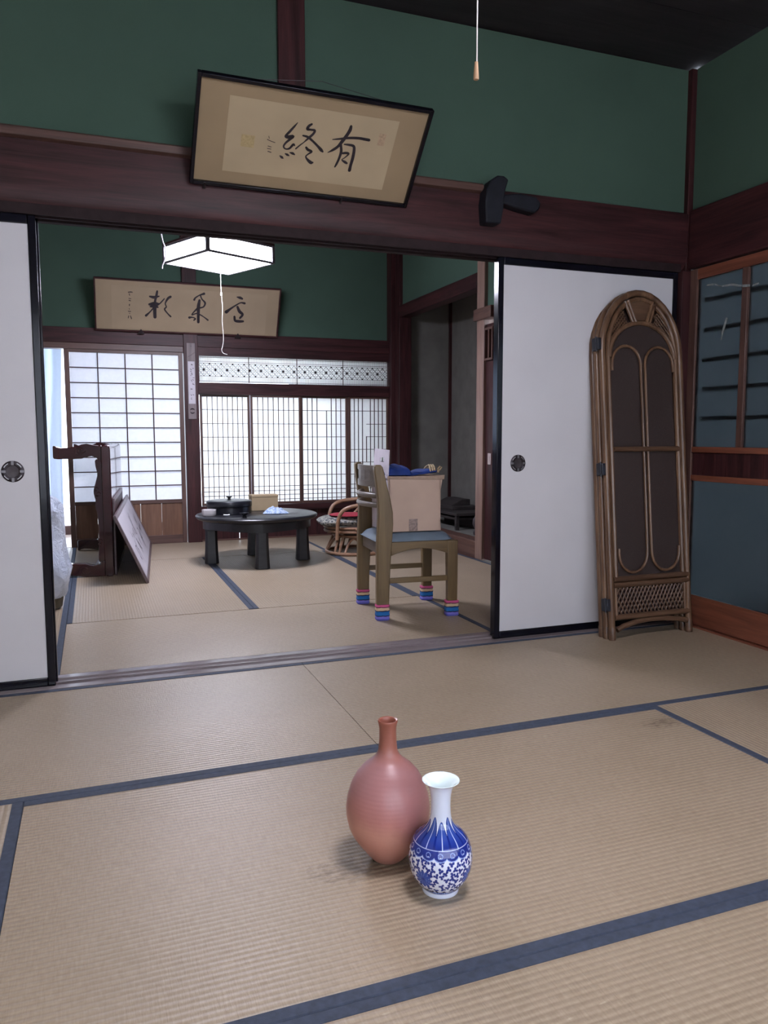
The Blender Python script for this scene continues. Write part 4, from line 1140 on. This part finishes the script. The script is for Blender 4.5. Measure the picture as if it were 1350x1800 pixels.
for (x, y), lab in (((-.195, -.208), 'striped knitted sock on the chair leg nearest the viewer'), ((-.195, .208), 'striped knitted sock on the far rear leg, leftmost of the four'), ((.188, -.208), 'striped knitted sock on the near front leg, rightmost of the four'), ((.188, .208), 'striped knitted sock on the far front leg, seen between the other legs')):
    c, s = math.cos(CR), math.sin(CR)
    o = share(sm, 'chair_sock', None, (CH[0] + x * c - y * s, CH[1] + x * s + y * c, 0.0005), (0, 0, CR))
    tag(o, lab, 'sock', 'knitted socks on the dining chair legs')

# ---- carton on the seat
M['kraft'] = flat('brown_cardboard', (.50, .365, .285), .8, .07, 6)
M['kraft_lid'] = flat('brown_cardboard_edge', (.34, .245, .18), .8, .12, 40)
M['kraft_daylit'] = flat('brown_cardboard_daylit', (.66, .60, .66), .75, .06, 20)  # lit copy of the brown card, daylight painted into the colour
BX = thing('cardboard_box', 'open brown cardboard box standing on the dining chair seat', 'box', (1.597, 3.905, .4506), (0, 0, math.radians(-3)))
bw, bd, bh = .146, .155, .292
def bowed(x0, x1, y, z0, z1, bow, t):
    b = MB(); rows = []; n = 8
    for s_ in (0, t):
        rows.append([[(x0 + (x1 - x0) * i / n, y + s_ - bow * math.sin(PI * i / n) * math.sin(PI * j / n), z0 + (z1 - z0) * j / n) for i in range(n + 1)] for j in range(n + 1)])
    b.grid(rows[0]); b.grid(rows[1]); return b
xo = -.004
pf = [(xo - bw, .0), (xo + bw, .0), (xo + bw - .006, .12), (xo + bw - .002, .22), (xo + bw + .012, bh), (xo - bw - .008, bh), (xo - bw + .004, .15)]
MB().prism(pf, 'y', -bd, -bd + .005).build('front_wall', M['kraft'], BX, bevel=.0015)
MB().prism(pf, 'y', bd - .005, bd).build('rear_wall', M['kraft'], BX)
MB().prism([(-bd, 0), (bd, 0), (bd, bh), (-bd, bh)], 'x', xo + bw - .008, xo + bw - .003).build('side_wall', M['kraft'], BX)
MB().prism([(-bd, 0), (bd, 0), (bd, bh), (-bd, bh)], 'x', xo - bw + .001, xo - bw + .006).build('side_wall', M['kraft_daylit'], BX)  # side towards the window, its daylight painted pale
MB().box(xo - bw + .004, xo + bw - .004, -bd + .004, bd - .004, 0, .004).build('bottom', M['kraft'], BX)
MB().prism([(xo - bw - .008, bh - .012), (xo + bw + .016, bh - .020), (xo + bw + .018, bh + .004), (xo, bh - .002), (xo - bw - .008, bh + .002)], 'y', -bd - .005, -bd - .0005).build('folded_edge', M['kraft_lid'], BX, bevel=.001)
MB().prism([(xo - bw, bh - .006), (xo + bw + .012, bh - .003), (xo + bw + .012, bh + .001), (xo - bw, bh - .002)], 'y', -bd, bd).build('top_flap', M['kraft_lid'], BX)
MB().box(xo - .035, xo + .013, -bd - .0012, -bd, .002, .066).build('tape_patch', flat('worn_brown_tape', (.26, .19, .165), .5, .4, 90), BX)
# upright flap with a hand slot, daylight painted into its pale colour
fz0, fz1 = bh - .01, bh + .142
fl_ = MB()
ty, tz = .0, 0
y0, y1 = -.15, .12
fp = [(-bw - .004, y0, fz0), (-bw - .004, y1, fz0), (-bw + .006, y1 - .005, fz1), (-bw + .006, y0 + .01, fz1 - .005)]
sl = [(-.065, .082), (.005, .082), (.005, .106), (-.065, .106)]
def FP(yy, zz): f = (zz) / .152; return (-bw - .004 + .010 * f + xo, yy, fz0 + zz)
q = [FP(y0, 0), FP(y1, 0), FP(y1 - .005, .152), FP(y0 + .01, .147)] + [FP(a, b) for a, b in sl]
for dx in (0, .004):
    pass
vs = [v for v in q] + [(v[0] + .004, v[1], v[2]) for v in q]
fs = [(0, 1, 5, 4), (1, 2, 6, 5), (2, 3, 7, 6), (3, 0, 4, 7)]
fs = fs + [tuple(i + 8 for i in f[::-1]) for f in fs] + [(i, (i + 1) % 4, (i + 1) % 4 + 8, i + 8) for i in range(4)] + [(4 + i, 4 + (i + 1) % 4, 12 + (i + 1) % 4, 12 + i) for i in range(4)]
o = fl_.add(vs, fs).build('upright_flap', M['kraft_daylit'], BX); o['label'] = 'upright flap with a hand slot, painted pale as if daylit'

# ---- blue cloth bag lying on the carton
M['blue'] = flat('royal_blue_cloth', (.005, .028, .17), .7, .3, 14, .5, 60)
M['goldstripe'] = flat('gold_striped_hem', (.42, .31, .17), .7, .25, 90)
bb = thing('cloth_bag', 'royal blue cloth bag with gold striped hem lying on the cardboard box', 'bag', (1.585, 3.83, .7450), (0, 0, math.radians(-4)))
def pillow(L, W, H, seed, lift=0, n=16):
    rg = random.Random(seed); ph = [rg.uniform(0, 6) for _ in range(6)]
    b = MB(); top = []; bot = []
    for i in range(n + 1):
        u = -1 + 2 * i / n; r1 = []; r2_ = []
        for j in range(n + 1):
            v = -1 + 2 * j / n
            e = max(0, (1 - abs(u) ** 3)) ** .5 * max(0, (1 - abs(v) ** 3)) ** .5
            wob = 1 + .18 * math.sin(3 * u + ph[0]) * math.sin(2.5 * v + ph[1]) + .10 * math.sin(7 * u + ph[2] + 3 * v)
            k = 1 + .05 * math.sin(4 * v + ph[3])
            r1.append((u * L * k, v * W, .003 + H * e * wob + lift * u)); r2_.append((u * L * k, v * W, .0005 + max(lift * u, 0) * .9))
        top.append(r1); bot.append(r2_)
    b.grid(top); b.grid(bot); return b
o = pillow(.072, .07, .048, 4).build('bag_body', M['blue'], bb, True); o.location = (-.075, 0, 0)
o = pillow(.085, .06, .022, 8, .012).build('bag_neck', M['blue'], bb, True); o.location = (.055, 0, .004)
for k in range(3):
    o = MB().tube([(.098 + k * .012, -.058, .022 + .002 * k), (.104 + k * .012, -.03, .044), (.110 + k * .011, 0, .052), (.104 + k * .012, .03, .042), (.098 + k * .012, .058, .02)], .0045, 6).build('hem_stripe', M['goldstripe'], bb, True)
MB().tube([(.135, -.05, .016), (.155, -.055, .03), (.162, -.056, .042), (.152, -.054, .046), (.142, -.052, .034), (.146, -.05, .014)], .004, 6).build('drawstring', M['goldstripe'], bb, True)

# ---- round low table
M['blackwood'] = wood('black_lacquered_wood', (.006, .0065, .009), (.016, .016, .020), 'x', .34, spec=.4)
TB = (1.16, 5.84)
tbl = thing('low_table', 'round black lacquered low table with four thick legs', 'table', (*TB, 0))
MB().lathe([(0, .332), (.430, .332), (.444, .338), (.456, .350), (.458, .358), (.452, .366), (.442, .370), (0, .370)], 72).build('table_top', M['blackwood'], tbl, True)
sq = .325
for k in range(4):
    a = k * PI / 2 + math.radians(-6) + PI / 4
    p = (math.cos(a) * .40, math.sin(a) * .40); q_ = (math.cos(a + PI / 2) * .40, math.sin(a + PI / 2) * .40)
    a2 = k * PI / 2 + math.radians(-6)
for k in range(4):
    a = k * PI / 2 + math.radians(-6)
    c_, s_ = math.cos(a), math.sin(a)
    lg = MB()
    rings = []
    for z, w in ((0, .052), (.10, .047), (.20, .044), (.29, .043), (.333, .043)):
        r0 = .345
        rings.append([(c_ * (r0 + i * w) - s_ * j * w, s_ * (r0 + i * w) + c_ * j * w, z) for i, j in ((-1, -.6), (-.6, -1), (.6, -1), (1, -.6), (1, .6), (.6, 1), (-.6, 1), (-1, .6))])
    vs = [v for r in rings for v in r]; fs = [tuple(range(7, -1, -1))]
    for i in range(4):
        for q in range(8): fs.append((i * 8 + q, i * 8 + (q + 1) % 8, i * 8 + 8 + (q + 1) % 8, i * 8 + 8 + q))
    fs.append(tuple(range(32, 40)))
    lg.add(vs, fs).build('leg', M['blackwood'], tbl, bevel=.003)
    # curved apron between this leg and the next
    ap = MB(); cols_ = []
    for i in range(11):
        t_ = a + PI / 2 * i / 10; z0 = .262 + .012 * math.sin(PI * i / 10)
        cols_.append([(math.cos(t_) * r, math.sin(t_) * r, z) for r, z in ((.385, z0), (.405, z0), (.405, .333), (.385, .333))])
    vs = [v for r in cols_ for v in r]; fs = [(0, 1, 2, 3), (43, 42, 41, 40)]
    for i in range(10):
        for q in range(4): fs.append((i * 4 + q, i * 4 + 4 + q, i * 4 + 4 + (q + 1) % 4, i * 4 + (q + 1) % 4))
    ap.add(vs, fs).build('apron', M['blackwood'], tbl, True)
TZ = .3705
# lidded round box
M['blackbox'] = flat('black_lacquer_box', (.012, .013, .018), .28, .2, 5)
M['silverlid'] = flat('grey_lacquer_lid', (.13, .135, .15), .25, .1, 5)
rb = thing('lidded_box', 'round black lidded food box on the low table', 'box', (.965, 5.925, TZ))
MB().lathe([(0, 0), (.160, 0), (.165, .004), (.167, .052), (.164, .053), (0, .053)], 48).build('box_body', M['blackbox'], rb, True)
lid_ = MB().lathe([(.150, .055), (.170, .0545), (.172, .058), (.172, .090), (.168, .095), (.150, .099), (.06, .104), (0, .105), ], 48).build('lid', M['blackbox'], rb, True)
MB().lathe([(0, .105), (.012, .105), (.010, .114), (.022, .122), (.024, .127), (.016, .130), (0, .129)], 20).build('lid_knob', M['blackbox'], lid_, True)
kb = thing('small_box', 'small tan cardboard box at the back of the low table', 'box', (1.262, 6.06, TZ), (0, 0, math.radians(2)))
M['tan'] = flat('tan_card', (.36, .27, .16), .8, .08, 8)
MB().box(-.11, .10, -.05, .06, 0, .118).build('carton', M['tan'], kb, bevel=.002)
MB().box(-.112, .102, -.052, .062, .105, .124).build('lid', M['tan'], kb, bevel=.002)
cp = MB().lathe([(0, 0), (.044, 0), (.049, .004), (.0515, .018), (.0525, .046), (.0495, .047), (.048, .02), (.042, .008), (0, .007)], 32).build('tea_bowl', flat('pale_grey_ceramic', (.60, .57, .58), .35, .06), smooth=True)
cp.location = (.788, 5.752, TZ); tag(cp, 'pale grey ceramic bowl at the left edge of the low table', 'bowl')
sk = MB().lathe([(0, 0), (.015, 0), (.016, .010), (.013, .014), (.024, .024), (.034, .034), (.0325, .0345), (.02, .024), (0, .018)], 28).build('sake_cup', M['blackbox'], smooth=True)
sk.location = (1.009, 5.545, TZ); tag(sk, 'tiny black footed cup at the front of the low table', 'cup')
rs_ = MB(); rs_.tube([(-.022, 0, .007), (-.010, .002, .0065), (.008, -.002, .006), (.022, .001, .0075)], [.0065, .0055, .0055, .007], 10, flat=.8)
o = rs_.build('chopstick_rest', flat('white_porcelain_rest', (.75, .75, .78), .25), smooth=True); o.location = (.907, 5.706, TZ + .0005); o.rotation_euler = (0, 0, -.2)
tag(o, 'small white chopstick rest between the bowl and the black cup', 'chopstick rest')
# crumpled cloth
rg = random.Random(21); ph = [rg.uniform(0, 6) for _ in range(8)]
b = MB(); rows = []; n = 30
for i in range(n + 1):
    u = -1 + 2 * i / n; row = []
    for j in range(n + 1):
        v = -1 + 2 * j / n; d = math.hypot(u, v)
        h = max(0, 1 - d ** 2.2) * .040 * (1 - .35 * u)
        h += .013 * math.sin(6 * u + ph[0] + 2 * v) * math.sin(5 * v + ph[1]) * max(0, 1.1 - d) + .008 * math.sin(11 * u - 7 * v + ph[2]) * max(0, 1.1 - d)
        row.append((u * (.088 + .012 * math.sin(3 * v + ph[3])), v * (.075 + .012 * math.sin(4 * u + ph[4])), max(.002 + .001 * math.sin(5 * u), .002 + h)))
    rows.append(row)
t = NT('blue_white_checked_cloth'); v = t.coords((1, 1, 1))
c = t.ramp(t.noise(v, 28, 3, .6), [(.40, (.45, .52, .64)), (.47, (.14, .24, .44)), (.55, (.42, .50, .62))])
t.l(c, t.b.inputs['Base Color']); t.set(Roughness=.9)
o = b.grid(rows).build('dish_cloth', t.m, smooth=True, solid=.002); o.location = (1.290, 5.77, TZ + .001); o.rotation_euler = (0, 0, -.2)
tag(o, 'crumpled blue and white cloth on the right of the low table', 'cloth')

# ---- rattan swivel chair
M['rat2'] = wood('honey_rattan', (.20, .105, .062), (.38, .225, .14), 'x', .32, scale=1.5)
RC = (2.0, 6.0)
rc = thing('rattan_chair', 'low honey-coloured rattan swivel armchair behind the dining chair', 'chair', (*RC, 0), (0, 0, math.radians(-8)))
def ring_(r, z, n=36, rx=1, ry=1, x0=0): return [(x0 + r * rx * math.cos(a), r * ry * math.sin(a), z) for a in np.linspace(0, 2 * PI, n + 1)[:-1]]
MB().tube(ring_(.238, .016), .0145, 8, True).build('base_ring', M['rat2'], rc, True)
MB().tube(ring_(.175, .150), .012, 8, True).build('upper_ring', M['rat2'], rc, True)
MB().lathe([(0, .150), (.10, .150), (.10, .178), (0, .178)], 24).build('swivel_plate', M['iron'], rc, True)
for k in range(6):
    a = k * PI / 3 + .3
    w = .32
    pts = []
    for t_ in np.linspace(0, 1, 13):
        an = a + (t_ - .5) * w * 2; hh = math.sin(PI * t_) ** .45
        r = .238 - .066 * hh; pts.append((r * math.cos(an), r * math.sin(an), .016 + .118 * hh))
    MB().tube(pts, .0105, 7).build('base_hoop', M['rat2'], rc, True)
    a += PI / 6
    MB().tube([(.238 * math.cos(a), .238 * math.sin(a), .016), (.178 * math.cos(a), .178 * math.sin(a), .15)], .012, 7).build('base_strut', M['rat2'], rc, True)
MB().tube(ring_(.235, .192, 40, 1.05, 1.0), .0125, 8, True).build('seat_ring', M['rat2'], rc, True)
MB().tube(ring_(.240, .222, 40, 1.05, 1.0), .011, 8, True).build('seat_ring', M['rat2'], rc, True)
MB().lathe([(0, .196), (.23, .196), (.23, .206), (0, .206)], 36).build('seat_deck', M['rat2'], rc, True)
hoop = [(-.185, -.215, .135), (-.182, -.222, .22), (-.175, -.235, .30), (-.14, -.25, .37), (-.06, -.265, .405), (.06, -.265, .418), (.17, -.22, .438), (.235, -.12, .475), (.25, 0, .495)]
hoop = hoop + [(p[0], -p[1], p[2]) for p in hoop[-2::-1]]
MB().tube(spline(hoop, 4), .0155, 9).build('arm_hoop', M['rat2'], rc, True)
for s_ in (-1, 1):
    MB().tube(spline([(-.02, s_ * .235, .20), (.03, s_ * .248, .29), (.10, s_ * .255, .36), (.17, s_ * .225, .43)], 4), .0105, 7).build('arm_brace', M['rat2'], rc, True)
    MB().tube(spline([(.16, s_ * .16, .20), (.20, s_ * .14, .34), (.235, s_ * .10, .475)], 4), .0105, 7).build('back_pole', M['rat2'], rc, True)
    MB().lathe([(0, -.012), (.02, -.01), (.024, 0), (.02, .01), (0, .012)], 12, (-.02, s_ * .238, .215)).build('cane_binding', M['rat2'], rc, True)
rows = []
for i in range(9):
    z = .21 + .27 * i / 8; rows.append([(.205 + .035 * i / 8 - .9 * y_ * y_, y_, z) for y_ in np.linspace(-.14, .14, 9)])
MB().grid(rows).build('woven_back', M['rat2'], rc, True, solid=.006)

def cushion_mat():
    t = NT('grey_floral_cushion'); v = t.coords((1, 1, 1))
    vo = t.n('ShaderNodeTexVoronoi'); vo.inputs['Scale'].default_value = 26; t.l(v, vo.inputs['Vector'])
    nz = t.noise(v, 34, 4, .7, 1.5)
    f = t.math('ADD', t.math('MULTIPLY', vo.outputs[0], .5), t.math('MULTIPLY', nz, .7))
    c = t.ramp(f, [(.42, (.035, .035, .04)), (.52, (.20, .21, .21)), (.62, (.42, .40, .33)), (.7, (.08, .085, .09))])
    t.l(c, t.b.inputs['Base Color']); t.set(Roughness=.85); return t.m
def cushion(name, label, mat, rx, ry, h, loc, rot=0, p=4.0):
    b = MB(); rings = []; N = 48; prof = [(0.0, 1.0), (.45, .98), (.75, .88), (.92, .66), (1.0, .45), (.985, .25), (.90, .06), (.5, 0), (0, 0)]
    for k, (rr, zz) in enumerate(prof[1:-1]):
        ring = []
        for q in range(N):
            a = 2 * PI * q / N; c, s = math.cos(a), math.sin(a)
            x = math.copysign(abs(c) ** (2 / p), c); y = math.copysign(abs(s) ** (2 / p), s)
            ring.append((rx * rr * x, ry * rr * y, h * zz))
        rings.append(ring)
    vs = [v for r in rings for v in r] + [(0, 0, h), (0, 0, 0)]
    fs = []
    for i in range(len(rings) - 1):
        for q in range(N): fs.append((i * N + q, i * N + (q + 1) % N, (i + 1) * N + (q + 1) % N, (i + 1) * N + q))
    n = len(rings) * N
    fs += [(n, (q + 1) % N, q) for q in range(N)] + [(n + 1, (len(rings) - 1) * N + q, (len(rings) - 1) * N + (q + 1) % N) for q in range(N)]
    o = b.add(vs, fs).build(name, mat, smooth=True); o.location = loc; o.rotation_euler = (0, 0, rot)
    return tag(o, label, 'cushion')
cushion('seat_cushion', 'grey floral seat cushion on the rattan chair', cushion_mat(), .245, .197, .075, (RC[0] - .065, RC[1] + .01, .236), math.radians(-8))
cushion('round_cushion', 'thin round crimson cushion on top of the grey floral one', flat('crimson_felt', (.30, .016, .035), .9, .15, 20), .165, .165, .016, (RC[0] - .06, RC[1] - .03, .312), 0, 2.0)

# ---- lacquered table standing on its side
M['cherry'] = wood('dark_cherry_lacquer', (.015, .003, .004), (.045, .007, .008), 'z', .14, coat=.35)
lt = thing('lacquered_table', 'dark red lacquered low table tipped up on its long edge', 'table', (.113, 5.55, 0), (0, 0, math.radians(-4.5)))
H, LEN = .895, 1.42
edge = [(-.058, .012), (-.050, .004), (-.036, .0), (-.016, .0), (-.004, .010), (0, .028), (0, H - .028), (-.004, H - .010), (-.016, H), (-.036, H), (-.050, H - .004), (-.058, H - .012)]
MB().prism(edge, 'y', 0, LEN).build('table_top', M['cherry'], lt, bevel=.006)
def leg_prof(flip):
    p = [(-.058, .895), (-.075, .890), (-.11, .896), (-.15, .906), (-.18, .900), (-.21, .888), (-.26, .880), (-.31, .876), (-.335, .882), (-.352, .893), (-.360, .888), (-.360, .815), (-.354, .806), (-.33, .803), (-.25, .803), (-.18, .806), (-.155, .815), (-.12, .822), (-.09, .812), (-.075, .79), (-.058, .78)]
    return [(x, H - z) for x, z in p] if flip else p
def clampz(p): return [(x, max(z, 0.001)) for x, z in p]
for flip in (False, True):
    for y0 in (.012, LEN - .09):
        MB().prism(clampz([(x, min(z, .905)) for x, z in leg_prof(flip)]), 'y', y0, y0 + .078).build('leg', M['cherry'], lt, bevel=.010)
for y0 in (.020, LEN - .05):
    e = [(-.058, .10), (-.058, .80), (-.092, .80)]
    for k in range(0, 41):
        z = .79 - .68 * k / 40
        e.append((-.100 - .016 * math.exp(-((z - .58) / .05) ** 2) - .010 * math.exp(-((z - .48) / .03) ** 2) + .012 * math.exp(-((z - .70) / .04) ** 2) + .010 * math.exp(-((z - .30) / .12) ** 2), z))
    e.append((-.092, .10))
    MB().prism(e, 'y', y0, y0 + .026).build('apron', M['cherry'], lt, bevel=.003)
for z0 in (.045, .82):
    MB().box(-.125, -.058, .09, LEN - .09, z0, z0 + .026).build('apron', M['cherry'], lt, bevel=.003)
# carved knots on apron and leg
for (x, z, r) in ((-.098, .60, .011), (-.086, .565, .013), (-.10, .545, .008), (-.085, .245, .012), (-.088, .22, .009)):
    MB().tube([(x + r * math.cos(a), .019, z + r * math.sin(a)) for a in np.linspace(0, 5.2, 12)], [.0045 * (1 - .6 * k / 11) for k in range(12)], 6).build('carved_scroll', M['cherry'], lt, True)
for s_, zc in ((1, .855), (-1, .045)):
    for k in range(3):
        MB().tube([(-.195 + .012 * k + (.026 - .005 * k) * math.cos(a), .011, zc + s_ * .004 * k + (.026 - .005 * k) * math.sin(a)) for a in np.linspace(.6 + k, 4.6 + k, 12)], [.004 * (1 - .5 * q / 11) for q in range(12)], 6).build('carved_scroll', M['cherry'], lt, True)

# ---- framed calligraphy leaning on that table
M['purplewood'] = wood('purple_brown_frame', (.085, .055, .062), (.16, .115, .125), 'x', .35)
M['palepaper'] = flat('pale_lilac_paper', (.50, .47, .52), .5, .05, 4, spec=.6)
p0, p1 = Vector((.318, 5.2, 0)), Vector((.469, 7.10, 0)); ud = (p1 - p0).normalized(); Lf = (p1 - p0).length
topv = Vector((-.195, 0, .446)); topv = (topv - ud * topv.dot(ud)); Hf = topv.length; zd = topv.normalized(); yd = zd.cross(ud).normalized()
Rm = Matrix((ud, yd, zd)).transposed()
lf = thing('calligraphy_frame', 'long framed pale calligraphy leaning against the tipped-up lacquered table', 'framed calligraphy', p0 + Vector((0, 0, .004)), Rm.to_euler())
# local: x along foot, z up, y = backwards
fw = .030
sgn = 1 if yd.x < 0 else -1       # outward face looks to +X
def Yb(a, b): return (a, b) if sgn > 0 else (-b, -a)
ya, yb = Yb(0, .018)
for a, b_ in ((0, fw), (Lf - fw, Lf)): MB().box(a, b_, ya, yb, 0, Hf).build('frame_side', M['purplewood'], lf, bevel=.003)
for a, b_ in ((0, fw), (Hf - fw, Hf)): MB().box(fw, Lf - fw, ya, yb, a, b_).build('frame_rail', M['purplewood'], lf, bevel=.003)
ya, yb = Yb(.005, .015)
MB().box(fw * .6, Lf - fw * .6, ya, yb, fw * .6, Hf - fw * .6).build('mount', M['palepaper'], lf)
yi = .0042 * sgn
wr_ = []
rg = random.Random(4)
for k in range(5):
    cx_ = .42 + k * .27
    for q in range(5):
        xx, zz = cx_ + rg.uniform(-.07, .07), Hf / 2 + rg.uniform(-.11, .11)
        wr_.append([(xx, zz, .010), (xx + rg.uniform(-.05, .05), zz + rg.uniform(-.06, .06), .016), (xx + rg.uniform(-.06, .06), zz + rg.uniform(-.09, .09), .008)])
stroke_mesh(wr_, yi).build('ink_writing', flat('grey_ink', (.14, .12, .15), .6), lf)['kind'] = 'stuff'
lf2 = thing('picture_frame', 'dark narrow frame standing between the lacquered table and the leaning calligraphy', 'frame', (.118, 5.60, 0), (0, 0, math.radians(-4.5)))
for a, b_ in ((0, .025), (1.155, 1.18)): MB().box(0, .014, a, b_, 0, .53).build('frame_side', M['purplewood'], lf2, bevel=.002)
for a, b_ in ((0, .025), (.505, .53)): MB().box(0, .014, .025, 1.155, a, b_).build('frame_rail', M['purplewood'], lf2, bevel=.002)
MB().box(.002, .010, .02, 1.16, .02, .51).build('backing', M['dw_y'], lf2)

# ---- plastic bag on the floor
def plastic():
    t = NT('thin_white_plastic'); v = t.coords((1, 1, 1))
    t.l(t.ramp(t.noise(v, 6, 3), [(.3, (.55, .62, .78)), (.7, (.80, .85, .95))]), t.b.inputs['Base Color'])
    t.set(Roughness=.22, Alpha=.86); t.b.inputs['Subsurface Weight'].default_value = 0
    t.bump(t.noise(v, 22, 5, .6, 2.5), .9, .02); return t.m
pb = thing('plastic_bag', 'crumpled white plastic bag standing on the mat behind the left sliding door', 'bag', (-.29, 4.63, 0))
b = MB(); rings = []; N = 40; rg = random.Random(9); ph = [rg.uniform(0, 6.28) for _ in range(12)]
lev = [(.07, .115), (.10, .135), (.16, .160), (.22, .168), (.28, .150), (.34, .138), (.42, .128), (.50, .118), (.56, .112), (.60, .085), (.615, .05)]
for z, r in lev:
    ring = []
    for q in range(N):
        a = 2 * PI * q / N
        k = 1 + .11 * math.sin(3 * a + ph[0] + z * 9) + .055 * math.sin(5 * a + ph[1] - z * 14) + .04 * math.sin(9 * a + ph[2] + z * 21) + .025 * math.sin(14 * a + ph[3] - z * 30)
        ring.append((r * k * math.cos(a), r * k * math.sin(a), z + .022 * math.sin(4 * a + ph[4]) * (z > .5)))
    rings.append(ring)
vs = [v for r in rings for v in r]; fs = [tuple(range(N - 1, -1, -1))]
for i in range(len(rings) - 1):
    for q in range(N): fs.append((i * N + q, i * N + (q + 1) % N, (i + 1) * N + (q + 1) % N, (i + 1) * N + q))
b.add(vs, fs).build('bag_film', plastic(), pb, True)
MB().lathe([(0, .001), (.085, .001), (.105, .012), (.112, .06), (.108, .09), (.06, .10), (0, .10)], 28).build('bag_contents', flat('olive_brown_contents', (.075, .06, .035), .6, .4, 30), pb, True)

# ---- in the alcove
M['dustwood'] = wood('dusty_dark_wood', (.018, .015, .015), (.048, .039, .038), 'y', .55)
at_ = thing('alcove_stand', 'low dark wooden stand in the alcove', 'stand', (3.10, 6.40, .131), (0, 0, 0))
MB().box(-.16, .16, -.36, .40, .125, .150).build('stand_top', M['dustwood'], at_, bevel=.003)
for x in (-.14, .14):
    for y in (-.33, .37): MB().box(x - .016, x + .016, y - .016, y + .016, 0, .126).build('leg', M['dustwood'], at_, bevel=.002)
MB().box(-.13, .13, -.33, .37, .085, .105).build('under_shelf', M['dustwood'], at_)
MB().box(.05, .20, -.3, .34, .0, .08).build('x', M['dustwood'], at_).name = 'rear_panel'
ob = thing('wooden_case', 'dark stepped wooden case on the alcove stand', 'case', (3.17, 6.55, .2815))
MB().box(-.13, .12, -.22, .24, 0, .03).build('case_base', M['dustwood'], ob, bevel=.003)
MB().prism([(-.10, .03), (.10, .03), (.10, .085), (.02, .085), (-.06, .05)], 'y', -.12, .22).build('case_top', M['dustwood'], ob, bevel=.003)
fg = MB().lathe([(0, 0), (.05, 0), (.055, .02), (.04, .05), (.062, .09), (.058, .13), (.03, .17), (.036, .20), (.02, .215), (0, .217)], 24)
o = fg.build('dark_ornament', flat('dark_bronze', (.05, .04, .045), .45, .3), smooth=True); o.location = (3.0, 5.72, .131)
tag(o, 'dark bronze ornament on the alcove floor beside the light post', 'ornament')
